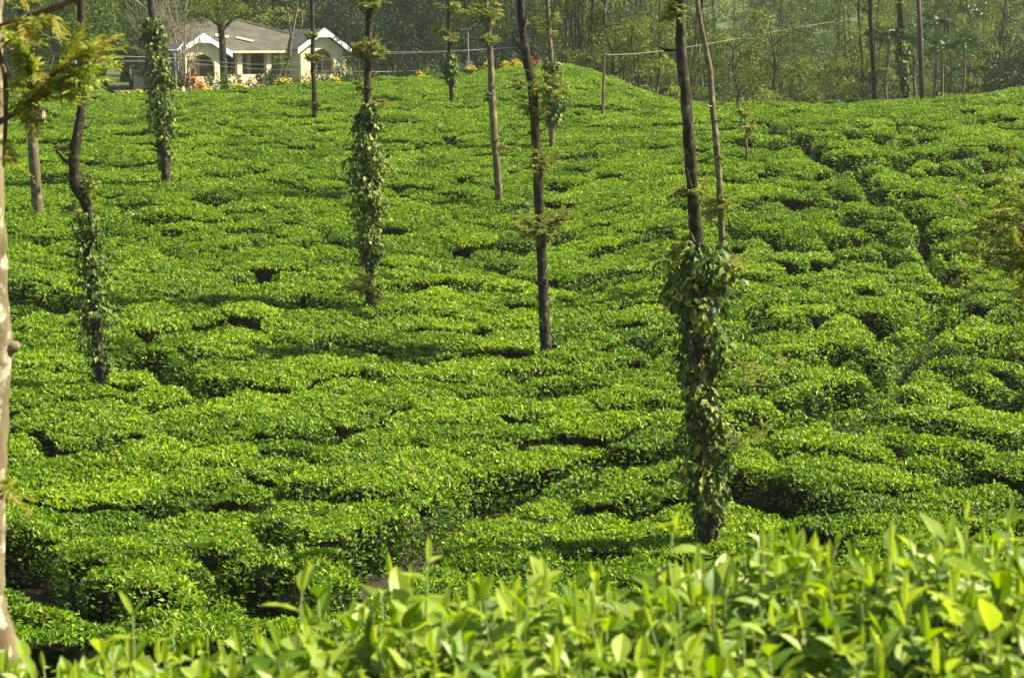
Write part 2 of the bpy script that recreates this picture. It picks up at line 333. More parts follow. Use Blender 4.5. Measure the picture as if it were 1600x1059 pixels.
# candidate leaf bases over the whole field
def scatter():
    xs, ys = [], []
    for y0 in np.arange(17., 93., 2.):
        d = np.clip(1280*(24/(y0+1))**.74, 480, 1280); hw = .345*(y0+2)+1.6; n = int(d*2*hw*2)
        xs.append(rng.uniform(-hw, hw, n)); ys.append(rng.uniform(y0, y0+2, n))
    return np.concatenate(xs), np.concatenate(ys)
lx, ly = scatter()
lb, lg, lh = cells(lx, ly); ok = use[lb] & (lg > -.04); lx, ly, lb, lg, lh = lx[ok], ly[ok], lb[ok], lg[ok], lh[ok]
fl = np.nonzero((lg < .22) & (ly < 62))[0]; fl = np.concatenate([fl, fl[ly[fl] < 46]]); nbase = len(lx)                      # flanks carry twice the leaves
lx, ly, lb, lg, lh = [np.concatenate([q, q[fl]]) for q in (lx, ly, lb, lg, lh)]
e = .06
_, g1, h1 = cells(lx+e, ly); _, g2, h2 = cells(lx, ly+e)
grad = np.stack([(h1-lh)/e, (h2-lh)/e], 1).clip(-2.2, 2.2)
zg = z_ground(lx, ly)
gx_ = np.stack([(z_ground(lx+.5, ly)-zg)*2, (z_ground(lx, ly+.5)-zg)*2], 1)
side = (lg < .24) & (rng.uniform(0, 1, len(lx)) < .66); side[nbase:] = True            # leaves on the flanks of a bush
bare = side & (path_gap(lx, ly) < .32) & (rng.uniform(0, 1, len(lx)) < .6)     # flank leaves shrunk along the footpaths, baring the dark core as furrow shade
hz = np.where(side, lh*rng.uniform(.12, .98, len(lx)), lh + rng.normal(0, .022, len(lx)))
nrm = np.stack([-grad[:, 0]-gx_[:, 0], -grad[:, 1]-gx_[:, 1], np.ones(len(lx))], 1)
gout = np.stack([lg-g1, lg-g2], 1)/e                               # towards the gap
nrm[side, :2] += 1.6*gout[side]; nrm = unit(nrm)
ldist = ly
L = (.086*(ldist/24)**.2)*rng.uniform(.7, 1.25, len(lx)); Wd = L*rng.uniform(.34, .46, len(lx))
ax = unit(rdir(len(lx), -.15, .6) + nrm*rng.uniform(.25, 1.05, len(lx))[:, None])
nn = unit(nrm + rdir(len(lx))*.75)
tone = (Wc.ravel()[lb]-.5)*.26 + np.where(side, rng.uniform(.0, .34, len(lx)), rng.beta(2.2, 2.2, len(lx))*.75+.17)  # flanks toned darker: older leaves, plus flank shade put into the colour
L = np.where(bare, .012, L); Wd = np.where(bare, .004, Wd)
pos = np.stack([lx, ly, zg+hz], 1) - ax*(L*.45)[:, None]
# bodies: cores just under the leaves, added to block light, coloured as gap shade
ids = np.nonzero(use)[0]; ND = 12; th = np.arange(ND)*2*np.pi/ND; rr = np.linspace(.08, 1.15, 14)
PX = sf[ids, 0][:, None, None]+np.cos(th)[None, :, None]*rr; PY = sf[ids, 1][:, None, None]+np.sin(th)[None, :, None]*rr
b_, g_, _ = cells(PX.ravel(), PY.ravel()); b_ = b_.reshape(PX.shape); g_ = g_.reshape(PX.shape)
inside = (b_ == ids[:, None, None]) & (g_ > 0); inside = np.cumprod(inside, 2).astype(bool)
Rb = np.maximum((inside*rr).max(2), .06)
def body(k):
    """rings of the inner body of bush number k (index into ids)"""
    c = sf[ids[k]]; out = []
    for f, drop in ((.5, .10), (.85, .11), (.97, .22), (.9, 9.)):
        x = c[0]+np.cos(th)*Rb[k]*f; y = c[1]+np.sin(th)*Rb[k]*f; out.append((x, y, drop))
    return out
K = len(ids)
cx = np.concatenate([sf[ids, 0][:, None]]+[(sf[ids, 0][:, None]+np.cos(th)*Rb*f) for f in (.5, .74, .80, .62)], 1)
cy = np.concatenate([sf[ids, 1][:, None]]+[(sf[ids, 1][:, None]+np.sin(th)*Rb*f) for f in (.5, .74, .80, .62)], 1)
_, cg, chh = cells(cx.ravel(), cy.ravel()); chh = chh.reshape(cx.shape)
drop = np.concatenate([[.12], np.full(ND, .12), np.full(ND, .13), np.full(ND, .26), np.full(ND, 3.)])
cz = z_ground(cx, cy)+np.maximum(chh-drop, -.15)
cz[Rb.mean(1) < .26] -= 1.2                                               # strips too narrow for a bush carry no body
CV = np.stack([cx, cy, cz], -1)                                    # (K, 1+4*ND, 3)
fan = [(0, 1+q, 1+(q+1) % ND) for q in range(ND)]
for r_ in range(3):
    for q in range(ND):
        a, b = 1+r_*ND+q, 1+r_*ND+(q+1) % ND; fan += [(a, a+ND, b+ND), (a, b+ND, b)]
fan = np.array(fan)
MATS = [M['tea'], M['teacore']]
lo = np.argsort(lb, kind='stable'); starts = np.searchsorted(lb[lo], np.arange(len(sf)+1))
idx_of = {int(s): k for k, s in enumerate(ids)}
def tea_mesh(name, leaf_idx, ks, lod, org):
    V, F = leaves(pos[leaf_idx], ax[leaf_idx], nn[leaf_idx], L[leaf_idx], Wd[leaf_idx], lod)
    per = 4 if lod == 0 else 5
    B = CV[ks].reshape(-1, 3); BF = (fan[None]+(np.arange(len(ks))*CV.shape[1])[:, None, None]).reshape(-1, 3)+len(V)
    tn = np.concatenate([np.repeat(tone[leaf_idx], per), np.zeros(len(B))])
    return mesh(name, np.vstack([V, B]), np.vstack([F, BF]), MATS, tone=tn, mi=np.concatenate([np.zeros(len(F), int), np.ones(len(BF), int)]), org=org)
bush_objs = {}
for s in NEAR:
    s = int(s); li = lo[starts[s]:starts[s+1]]
    org = (sf[s, 0], sf[s, 1], float(z_ground(sf[s, 0], sf[s, 1])))
    o = tea_mesh('tea_bush', li, np.array([idx_of[s]]), 1, org); o.location = org; bush_objs[s] = o
rest = use & ~near_set
li = np.nonzero(rest[lb])[0]
tag(tea_mesh('tea_field', li, np.array([idx_of[int(s)] for s in np.nonzero(rest)[0]]), 0, (0, 0, 0)),
    'clipped mat of bright green tea bushes covering the farther slope up to the garden and the ridge', 'tea field', kind='stuff')

# ------------------------------------------------------------------ builders for trees
def add_soup(acc, V, F, tn):
    acc['F'].append(F+acc['n']); acc['V'].append(V); acc['t'].append(tn); acc['n'] += len(V)
def soup(): return dict(V=[], F=[], t=[], n=0)
def soup_obj(name, acc, m, parent, org):
    return mesh(name, np.vstack(acc['V']), np.vstack(acc['F']), m, parent, tone=np.concatenate(acc['t']), org=org)
def frond(acc, p, d, ln, blades, bl, bw, tn, sag=.35):
    """a feathery silver-oak spray: a thin curved rachis with narrow leaflets on both sides"""
    d = d/np.linalg.norm(d); t = np.linspace(.12, 1, blades)
    c = p+d*(t*ln)[:, None]+np.array([0, 0, -1])*(sag*ln*t**2)[:, None]
    tang = unit(np.gradient(c, axis=0)); sdv = unit(np.cross(tang, [0, 0, 1.]))
    k = np.where(np.arange(blades) % 2, 1., -1.)[:, None]
    axd = tang*.75+sdv*k+rng.normal(0, .25, (blades, 3))
    V, F = leaves(c, axd, unit(np.cross(sdv, tang))+rng.normal(0, .4, (blades, 3)), bl*rng.uniform(.6, 1.2, blades)*(1.1-.5*t), bw, 0)
    add_soup(acc, V, F, np.repeat(np.clip(tn+rng.normal(0, .1, blades), 0, 1), 4))
    V, F = leaves(p[None], (c[-1]-p)[None], np.array([[0, 0, 1.]]), np.linalg.norm(c[-1]-p), .012, 0, -.05)
    add_soup(acc, V, F, np.full(4, .1))
def tuft(acc, c, r, n, bl=.11, bw=.022, tn=.5, up=.25, flat=.8, dirx=0):
    """an airy whorl: twigs run out from the trunk and carry feathery sprays along their length"""
    r = r*1.22
    for _ in range(max(4, int(n*.95))):
        d = rdir(1, -.45, .9)[0]; d[2] = d[2]*flat+up; d[0] += dirx; ln = r*rng.uniform(.35, .95); e = c+d*ln
        V, F = leaves(c[None], d[None], np.array([[0, .3, 1.]]), ln, .02, 0, -.02); add_soup(acc, V, F, np.full(4, .0))
        for q in range(5):
            f = rng.uniform(.25, 1.05); d2 = d*.6+rdir(1, -.5, .9)[0]
            frond(acc, c+d*ln*f, d2, r*rng.uniform(.22, .5), int(rng.integers(10, 16)), bl, bw, tn+rng.normal(0, .2), .25)
def vine_leaves(acc, path, radf, n, L_=.13, sag=.6):
    """heart leaves of a pepper vine hanging round a trunk; radf(t) = how far they stand out"""
    t = rng.uniform(0, 1, n)**.9; i = t*(len(path)-1); k = np.minimum(i.astype(int), len(path)-2); f = (i-k)[:, None]
    c = path[k]*(1-f)+path[k+1]*f; a = rng.uniform(0, 2*np.pi, n)
    clump = .72+.28*np.sin(a*2+t*23)+.2*np.sin(a*3-t*41)
    r = np.array([radf(q) for q in t])*np.sqrt(rng.uniform(.12, 1, n))*clump
    out = np.stack([np.cos(a), np.sin(a), np.zeros(n)], 1)
    p = c+out*r[:, None]
    axd = out*rng.uniform(.0, .7, n)[:, None]+np.array([0, 0, -1.])*rng.uniform(.3, 1.1, n)[:, None]+rng.normal(0, .35, (n, 3))
    nr = out+np.array([0, 0, .6])+rng.normal(0, .35, (n, 3))
    l = .86*L_*rng.uniform(.6, 1.25, n); V, F = leaves(p, axd, nr, l, l*.72, 1, .1)
    add_soup(acc, V, F, np.repeat(np.clip(rng.beta(2, 2.4, n), 0, 1), 5))
def px_tree(name, base, path, label, cat='tree', bark='bark', vine=None, tufts=(), group=None, wtop=None, key=None, Y=None, extra=None, bump=.07, sunk=.1):
    """field tree: base pixel, trunk path [(u, v, width px)], all at the base's own distance"""
    if Y is None: x, Y, z = ground_at(*base)
    else: x = at(base[0], base[1], Y)[0]; z = float(z_ground(x, Y))
    k = Y/2790
    P = [(x, Y, z-sunk)]+[tuple(at(u, v, Y)+np.array([0, .12*math.sin(v*.02), 0])) for u, v, w in path]
    r = [path[0][2]*k*.55]+[w*k*.5 for _, _, w in path]
    P = np.array(P); tp = thing(name, (x, Y, z), label, cat, group); org = (x, Y, z)
    if key: TREES[key] = (x, Y)
    tk_ = MB().tube(P, r, 10, bump, 6)
    for q in range(7):                                    # lopped stubs and side shoots
        i_ = int(rng.integers(2, len(P)-1)); f_ = rng.uniform(); c_ = P[i_-1]*(1-f_)+P[i_]*f_; d_ = rdir(1, -.1, .8)[0]; l_ = rng.uniform(.12, .45)
        tk_.tube([c_, c_+d_*l_*.6, c_+d_*l_+[0, 0, .08]], [r[i_]*.4, r[i_]*.3, r[i_]*.16], 6, .1)
    tk_.build('trunk', M[bark], tp, org, True)
    if vine:
        v0, v1, wid, n, ls = vine; pts = []
        us = np.array([q[0] for q in path]); vs = np.array([q[1] for q in path]); o = np.argsort(vs)
        for v in np.linspace(v1, v0, 9): pts.append(at(np.interp(v, vs[o], us[o]), v, Y))
        acc = soup(); wv = np.array(wid)*k*.5
        vine_leaves(acc, np.array(pts), lambda t: np.interp(t, np.linspace(0, 1, len(wv)), wv)*1.24, int(n*2.5), ls)
        soup_obj('vine', acc, M['vine'], tp, org)
    if tufts:
        acc = soup()
        for (u, v, rp, n, tn, *dx) in tufts: tuft(acc, at(u, v, Y), rp*k, n, max(.085, .0032*Y), max(.015, .0008*Y), tn, dirx=dx[0] if dx else 0)
        soup_obj('foliage', acc, M['oak'], tp, org)
    if extra: extra(tp, org, k, Y)
    return tp
# ------------------------------------------------------------------ trees standing in the tea
def birdbox(tp, org, k, Y): pass
t1 = px_tree('silver_oak', (58, 330), [(58,326,18),(57,290,17),(54,235,16),(49,180,16),(42,110,15),(35,55,13),(30,-40,11),(28,-160,8)],
    'smooth bare grey silver oak trunk carrying a small pale box, left of the tea', bark='barkgrey', key='bare grey trunk', bump=.03,
    tufts=[(32,10,30,10,.5),(55,75,26,6,.4),(20,-90,60,14,.5)])
px_tree('silver_oak', (160, 602), [(161,598,19),(152,520,18),(142,420,17),(139,340,16),(131,312,17),(119,286,18),(119,240,17),(127,185,14),(128,150,13),(123,80,12),(126,0,11),(124,-120,8)],
    'crooked dark silver oak at the left, pepper vine on its lower half', vine=(330, 600, (26,34,62,66,58,54,50,46), 560, .135), key='crooked vined trunk',
    tufts=[(118,150,24,10,.45),(104,238,20,9,.12),(134,290,20,8,.5),(136,308,16,6,.6),(124,-60,60,14,.5),(110,330,26,5,.6)])
px_tree('silver_oak', (259, 283), [(260,280,14),(258,240,13),(255,200,13),(246,110,12),(239,40,11),(235,0,9),(232,-130,6)],
    'silver oak wrapped high in dense pepper vine, left of the bungalow', vine=(26, 262, (14,24,38,42,44,40,34,24), 900, .17), key='densely vined trunk left of the bungalow',
    tufts=[(232,-70,60,12,.5)])
px_tree('silver_oak', (491, 183), [(492,180,8),(491,140,7.5),(488,100,7),(488,60,6.5),(487,0,5.5),(485,-100,4)],
    'very slim silver oak with two small leaf tufts in front of the bungalow gable', key='slim trunk before the bungalow gable',
    tufts=[(487,60,8,6,.5),(490,95,11,8,.5),(494,165,6,4,.4),(486,-50,50,12,.5)])
px_tree('silver_oak', (578, 476), [(578,472,15),(577,430,14),(577,390,14),(576,300,13),(575,190,12),(574,110,11),(575,50,10),(577,0,9),(577,-130,6)],
    'silver oak with pepper-vine column and round leaf balls above, right of the bungalow', vine=(160, 415, (18,40,48,52,60,54,34,16), 1150, .15), key='vine-column trunk',
    tufts=[(575,86,24,40,.5),(580,12,20,24,.45),(572,140,14,9,.4),(566,452,32,16,.42,-.4),(582,470,18,6,.4),(590,165,14,6,.5),(577,-70,60,12,.5)])
px_tree('silver_oak', (778, 312), [(779,309,13),(777,270,12),(773,220,11.5),(769,150,11),(766,90,10),(763,40,9),(760,0,8),(757,-120,5)],
    'slim plain silver oak with one small high tuft, left of the tall dark trunk', key='slim plain trunk in the middle', bark='barkgrey',
    tufts=[(764,66,16,16,.45),(786,232,10,4,.4),(768,156,8,3,.35),(762,30,22,9,.4),(745,20,30,8,.35),(758,-60,60,12,.5)])
px_tree('silver_oak', (853, 551), [(853,547,19),(851,500,17.5),(848,430,17),(844,350,16),(840,270,15),(836,190,15),(831,130,15),(822,85,14),(816,40,12),(813,0,11),(810,-140,8)],
    'tall dark silver oak with airy leaf whorls and bare foot, centre of the tea', key='tall dark trunk',
    tufts=[(845,366,46,34,.35,-.15),(862,348,30,12,.4),(846,262,40,22,.38),(838,210,14,8,.35),(848,142,34,22,.42,.2),(835,178,24,12,.4),(815,135,22,6,.4,-.6),(812,-70,70,14,.5)])
px_tree('silver_oak', (862, 230), [(862,227,9),(863,200,9),(868,160,9),(865,120,8.5),(860,80,8),(857,30,7.5),(855,0,7),(853,-110,5)],
    'short-looking distant silver oak with hanging pepper vine beside the tall dark trunk', vine=(94, 200, (12,26,34,36,28,20), 520, .2), key='vined trunk behind the tall dark one', bark='barkgrey',
    tufts=[(856,50,22,6,.5),(853,-60,60,12,.5)])
px_tree('silver_oak', (1105, 850), [(1108,850,25),(1104,760,25),(1100,650,24),(1096,540,23),(1092,430,22),(1088,360,21),(1082,300,19),(1075,220,18),(1072,150,17.5),(1066,90,17),(1064,30,15),(1061,-20,14),(1058,-160,9)],
    'thickest silver oak, lower half hidden in broad hanging pepper vine, nearest the hedge', vine=(378, 845, (18,46,92,76,62,66,78,86,98,90), 1250, .15), key='thick vine-clad trunk',
    tufts=[(1078,302,28,16,.55),(1050,30,26,8,.5),(1062,16,20,8,.45),(1060,400,30,7,.6,-.6),(1160,610,50,8,.55,.8),(1150,690,40,8,.5,1.),(1135,420,24,6,.6,.6),(1058,-80,90,16,.5)])
px_tree('silver_oak', (1131, 446), [(1132,443,11),(1130,400,10.5),(1127,340,10),(1123,280,10),(1118,220,9.5),(1113,165,9.5),(1110,110,9),(1102,70,8.5),(1094,30,8),(1088,-10,7),(1080,-130,5)],
    'slender bending silver oak with pale speckled bark just right of the thick vine-clad trunk', bark='barkgrey', key='slender bending trunk',
    tufts=[(1124,325,26,14,.6),(1108,338,22,7,.65,-.5),(1134,415,20,12,.35),(1120,250,10,4,.5),(1084,-60,60,12,.5)])
px_tree('young_silver_oak', (1166, 248), [(1166,245,4),(1165,215,3.5),(1164,185,2.5),(1163,165,1.5)],
    'thin young silver oak sapling alone in the tea right of the slender bending trunk', cat='sapling', key='thin sapling', bark='barkgrey', tufts=[(1168,205,14,7,.55),(1163,180,10,5,.6)])
px_tree('silver_oak', (706, 158), [(706,156,8),(705,130,7.5),(703,100,7),(702,60,6.5),(700,0,6),(699,-100,4)],
    'small vined silver oak at the upper edge of the tea left of the yellow flowers', vine=(84, 128, (10,18,22,20,12), 260, .2), key='small vined trunk by the garden',
    tufts=[(702,62,16,9,.4),(690,50,14,5,.4),(702,20,24,8,.4),(699,-50,60,10,.5)])
# two trunks and a pole standing on the ridge at the right
px_tree('silver_oak', (1366, 152), [(1366,150,7),(1365,110,6.5),(1362,60,6),(1359,0,6),(1357,-100,4)], 'thin dark mossy silver oak standing on the right-hand ridge', Y=79, tufts=[(1357,20,9,5,.4),(1360,55,7,3,.4),(1372,120,14,6,.5),(1357,-50,50,10,.5)])
px_tree('silver_oak', (1415, 152), [(1415,150,10),(1412,110,9),(1409,60,8.5),(1406,0,8),(1403,-110,5)], 'silver oak with yellowish pepper vine on the right-hand ridge beside the dark pole', Y=79, vine=(44, 148, (6,10,18,22,20,14), 330, .2), tufts=[(1406,10,8,4,.5),(1403,-60,50,10,.5)])
p = thing('utility_pole', (*at(1443, 150, 79)[:2], float(z_ground(at(1443, 150, 79)[0], 79))), 'straight dark leaning pole on the right-hand ridge', 'pole')
a = at(1443, 150, 79); b = at(1432, -60, 79); b2 = at(1433.5, -35, 79)
MB().tube([(a[0], a[1], p.location.z-.1), (a+b)/2, b], [.11, .10, .085], 10).build('post', M['polewood'], p, p.location, True)
MB().box(b2+[-.7, -.05, -.05], b2+[.7, .05, .05]).build('crossarm', M['polewood'], p, p.location)
# box on the grey trunk
x, Y, z = ground_at(58, 330); k = Y/2790
bx = thing('nest_box', at(64, 180, Y)+np.array([0, -.1, 0]), 'small pale wooden box strapped to the bare grey trunk', 'box')
o = np.array(bx.location)
MB().box(o+[-.05, -.12, -.16], o+[.10, .08, .14]).build('case', M['wood'], bx, o)
MB().box(o+[-.07, -.15, .14], o+[.13, .10, .165]).build('lid', M['wood'], bx, o)
MB().box(o+[.02, -.128, -.16], o+[.045, -.12, .14]).build('batten', M['wood'], bx, o)
MB().box(o+[.102, -.05, -.19], o+[.13, .05, .12]).build('flap', M['wood'], bx, o)

# ------------------------------------------------------------------ near tree at the left edge
Yn = 6.0; kn = Yn/2790
e_ = [(1075,46),(1020,32),(960,14),(900,8),(800,10),(700,13),(600,17),(540,21),(470,16),(400,12),(300,7),(200,8),(100,6),(0,4),(-120,0)]
P = [at(u-34, v, Yn) for v, u in e_]; r = [40*kn]+[36*kn, 33*kn]+[32*kn]*12; P.insert(0, P[0]+np.array([0, 0, -.45])); r.insert(0, 48*kn)
nt_ = thing('silver_oak', (P[0][0], Yn, float(z_ground(P[0][0], Yn))), 'close pale lichen-spotted trunk at the left picture edge with drooping ochre fronds', 'tree')
org = np.array(nt_.location)
tk = MB().tube(P, r, 14, .05, 5); tk.tube([at(14, 545, Yn), at(24, 541, Yn), at(30, 538, Yn)], [12*kn, 8*kn, 6*kn], 8, .1)
tk.build('trunk', M['barkpale'], nt_, org, True)
for pts, rad in (([(-24,60,6.0),(0,44,5.95),(40,28,5.9),(80,14,5.85),(120,-2,5.8),(200,-34,5.7)], (8,7,6,5.5,5,4)),
                 ([(-20,205,6.0),(0,190,5.95),(30,172,5.9),(55,150,5.85),(70,132,5.85),(90,112,5.8),(140,95,5.8)], (6,5,4.5,4,3.5,3,1.5)),
                 ([(-10,60,5.9),(6,110,5.85),(9,160,5.85),(7,230,5.9),(5,260,5.9)], (5,4,4,3,2))):
    MB().tube([at(*q) for q in pts], np.array(rad)*kn, 7, .06, 4).build('branch', M['twig'], nt_, org, True)
acc = soup()
def nf(u, v, du, dv, ln, tn, Yd=5.85, bl=.05, sag=.25):
    d = at(u+du, v+dv, Yd+rng.uniform(-.1, .1))-at(u, v, Yd); frond(acc, at(u, v, Yd), d, ln*kn, 26, bl, .010, tn, sag)
for _ in range(17):
    u = rng.uniform(-5, 95); v = 44-u*.36+rng.uniform(-6, 8); nf(u, v, rng.uniform(-25, 45), rng.uniform(6, 40)*(1 if rng.random() < .8 else -1), rng.uniform(34, 66), rng.uniform(.2, .6), bl=.04)
for _ in range(18):
    u = rng.uniform(-5, 60); v = rng.uniform(60, 200); nf(u, v, rng.uniform(-10, 50), rng.uniform(-30, 40), rng.uniform(36, 70), rng.uniform(.1, .6), bl=.05)
soup_obj('dry_foliage', acc, M['ochre'], nt_, org)
acc = soup()
for u, v, du, dv, ln, tn in ((70,132,20,-10,60,.95),(70,125,45,-8,80,1),(85,115,55,2,90,.9),(75,118,22,-30,60,.9),(62,120,-22,-48,62,1),(66,110,-20,-35,55,.95),(90,112,40,-30,70,.8),(100,108,50,-10,80,.8),(104,118,40,6,60,.95),(80,130,30,16,52,.8),
                              (110,100,40,-26,84,.6),(115,96,46,-14,90,.55),(60,140,-30,-10,50,.7),(56,128,-14,-30,50,.9),(100,100,24,-50,66,.7),(120,95,30,-30,60,.6),(50,150,20,-20,50,.8),(96,118,30,-6,70,1),(88,126,20,8,50,.9)):
    for q in range(2): nf(u+rng.uniform(-6, 6), v+rng.uniform(-6, 6), du, dv, ln, tn, 5.8, .06, .1)
for u, v, du, dv in ((4,770,14,-24),(6,768,30,-2),(8,772,40,-4),(4,760,10,-34),(2,775,22,6),(2,240,14,6),(2,250,20,-10),(0,215,20,14)): nf(u, v, du, dv, 48, .5, 5.9, .035, .3)
soup_obj('green_foliage', acc, M['ochre'], nt_, org)

# foliage reaching in at the right edge from a tree outside the frame
Yr = 12.; kr = Yr/2790
rt_ = px_tree('silver_oak', (1640, 720), [(1640,720,26),(1636,560,24),(1634,420,22),(1636,250,20),(1640,80,18),(1642,-60,14)], 'olive feathery silver oak sprays reaching in at the right picture edge', Y=Yr)
acc = soup(); org = np.array(rt_.location)
for _ in range(230):
    u = 1652-abs(rng.normal(0, 58)); v = rng.normal(372, 44)
    d = at(u-rng.uniform(5, 60), v+rng.uniform(-50, 40), Yr+rng.uniform(-.25, .25))-at(u, v, Yr)
    frond(acc, at(u, v, Yr+rng.normal(0, .12)), d, rng.uniform(24, 52)*kr, 22, .06, .013, rng.uniform(.15, .65), .2)
for _ in range(26):
    u = 1640-rng.uniform(0, 40); v = rng.uniform(440, 570)
    frond(acc, at(u, v, Yr), at(u-30, v-20, Yr)-at(u, v, Yr), rng.uniform(24, 44)*kr, 16, .05, .010, rng.uniform(.2, .6), .2)
soup_obj('foliage', acc, M['oak'], rt_, org)

# ------------------------------------------------------------------ foreground tea hedge
def blade(acc, p, axd, nr, L_, W_, tn, curl):
    """a tea leaf with a bent blade, raised margins and a pointed tip"""
    axd = axd/np.linalg.norm(axd); s = np.cross(axd, nr); s /= np.linalg.norm(s)+1e-9; nr = np.cross(s, axd)
    t = np.array([0, .14, .34, .56, .78, .92, 1.]); w = np.array([.06, .55, .95, 1., .66, .26, .02])*W_*.5
    c = p+axd*(t*L_)[:, None]-nr*(curl*L_*t**2)[:, None]
    wob = 1+rng.normal(0, .05, 7)
    l = c+s*(w*wob)[:, None]+nr*(w*.42)[:, None]; r = c-s*(w*wob)[:, None]+nr*(w*.42)[:, None]
    V = np.concatenate([l, c, r]); F = []
    for i in range(6): F += [(i, i+7, i+8), (i, i+8, i+1), (i+7, i+14, i+15), (i+7, i+15, i+8)]
    add_soup(acc, V, np.array(F), tn+np.repeat([0., .13, 0.], 7))
hx0, hx1 = -1.35, 1.35
def hedge_top(x, y):
    far = np.interp(x, [-1.4, -.95, -.6, -.3, .1, .4, .95, 1.4], [-1.215, -1.165, -1.10, -1.035, -.98, -.94, -.885, -.86])
    return far - .10*((y-2.75)/.6)**2*np.where(y < 2.75, .35, 1.) + .02*np.sin(x*9+y*5) + .015*np.sin(x*17-y*8)
hg = thing('tea_hedge', (0, 2.8, -1.75), 'bright young tea hedge filling the foreground, closest to the viewer, out of focus', 'hedge')
horg = np.array(hg.location); acc = soup(); st = MB()
def shoot(x, y, ztop, lean, n, size, tn, bud=True):
    base = np.array([x, y, ztop-.17]); tip = np.array([x, y, ztop])+lean
    st.tube([base, (base+tip)/2+lean*.1, tip], [.0025, .002, .0012], 5)
    az = rng.uniform(0, 6.28)
    for q in range(n):
        f = 1-q/(n+.5)*.95; p = base+(tip-base)*f; az += 2.4+rng.normal(0, .3)
        el = np.clip(-.32+.9*f+rng.normal(0, .38), -.8, 1.3)
        d = np.array([math.cos(az)*math.cos(el), math.sin(az)*math.cos(el), math.sin(el)])
        sz = size*(.62+.5*(1-f)+rng.normal(0, .1)); nr = np.array([-math.cos(az)*math.sin(el), -math.sin(az)*math.sin(el), math.cos(el)])+rng.normal(0, .22, 3)
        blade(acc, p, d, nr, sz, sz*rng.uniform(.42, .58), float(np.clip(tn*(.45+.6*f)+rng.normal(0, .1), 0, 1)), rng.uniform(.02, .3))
    if bud:
        blade(acc, tip, np.array([lean[0]*2, lean[1]*2, 1.])+rng.normal(0, .15, 3), np.array([rng.normal(), -1., .2]), size*.62, size*.17, min(1, tn+.2), .05)
for x in np.arange(hx0, hx1, .046):
    for y in np.arange(2.1, 3.32, .052):
        xx = x+rng.uniform(-.026, .026); yy = y+rng.uniform(-.028, .028)
        z = float(hedge_top(xx, yy))+rng.normal(0, .018)
        if xx > .5 and yy < 2.45 and rng.random() < .35: continue
        shoot(xx, yy, z, rng.normal(0, .035, 3)*np.array([1, 1, .3]), int(rng.integers(4, 7)), rng.uniform(.062, .104), rng.uniform(.3, 1.1), rng.random() < .55)
# shoots standing clear of the table, as seen against the slope
for u, v, Yd, sz in ((455,905,2.9,.085),(205,950,2.8,.08),(660,852,3.05,.08),(1040,822,3.2,.085),(1510,800,3.1,.06),(1590,798,3.1,.06)):
    p = at(u, v, Yd); shoot(p[0], Yd, p[2]-.02, rng.normal(0, .01, 3), 4, sz, rng.uniform(.8, 1.05))
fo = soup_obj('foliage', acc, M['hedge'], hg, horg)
# older darker leaves and twigs inside the hedge
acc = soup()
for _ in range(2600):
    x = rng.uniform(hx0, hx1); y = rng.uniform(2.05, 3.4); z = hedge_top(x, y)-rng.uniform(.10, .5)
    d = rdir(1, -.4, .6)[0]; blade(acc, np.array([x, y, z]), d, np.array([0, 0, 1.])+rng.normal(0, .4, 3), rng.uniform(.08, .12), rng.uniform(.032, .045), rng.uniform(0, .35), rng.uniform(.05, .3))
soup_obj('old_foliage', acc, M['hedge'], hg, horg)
for _ in range(160):
    x = rng.uniform(hx0, hx1); y = rng.uniform(2.1, 3.3); z = float(hedge_top(x, y)); zb = float(z_ground(x, y))
    st.tube([(x*.9, 2.75+(y-2.75)*.5, zb-.05), (x+rng.normal(0, .03), y, (z+zb)/2), (x, y, z-.1)], [.011, .007, .004], 6)
st.build('stems', M['stem'], hg, horg, True)

# ------------------------------------------------------------------ bungalow
HY = 125.; hp = at(393, 60, HY); hb = -3.35
bung = thing('bungalow', (hp[0], HY, hb), 'cream bungalow with grey tiled hip roof, two white-edged gables and an arched porch', 'house', rz=R(37))
bung.scale = (1.2, 1., 1.03)
def part(name, mb, m, parent=bung, smooth_=False): return mb.build(name, M[m], parent, (0, 0, 0), smooth_)
def gable_wall(mb, cxx, hw, eave, apex, ah, spring, sill, y, th):
    """wall panel with an arched opening (half width ah, springing at spring, sill height)"""
    arc = [(cxx-ah, sill)]+[(cxx-ah*math.cos(t), spring+ah*math.sin(t)) for t in np.linspace(0, math.pi, 15)]+[(cxx+ah, sill)]
    def outer(x, z, i):
        if i == 0: return (cxx-hw, sill)
        if i == len(arc)-1: return (cxx+hw, sill)
        f = (i-1)/(len(arc)-3)
        if f < .2: return (cxx-hw, spring+(eave-spring)*f/.2)
        if f > .8: return (cxx+hw, spring+(eave-spring)*(1-f)/.2)
        g = (f-.2)/.6; xx = cxx-hw+2*hw*g; return (xx, eave+(apex-eave)*(1-abs(xx-cxx)/hw))
    out = [outer(x, z, i) for i, (x, z) in enumerate(arc)]; n = len(arc)
    V = [(x, y, z) for x, z in arc]+[(x, y, z) for x, z in out]+[(x, y+th, z) for x, z in arc]+[(x, y+th, z) for x, z in out]
    Q = []
    for i in range(n-1): Q += [(i, i+1, n+i+1, n+i), (2*n+i, 3*n+i, 3*n+i+1, 2*n+i+1), (i, 2*n+i, 2*n+i+1, i+1), (n+i, n+i+1, 3*n+i+1, 3*n+i)]
    Q += [(0, n, 3*n, 2*n), (n-1, 3*n-1, 4*n-1, 2*n-1)]
    mb.add(V, Q); mb.box((cxx-hw, y, -.4), (cxx+hw, y+th, sill))
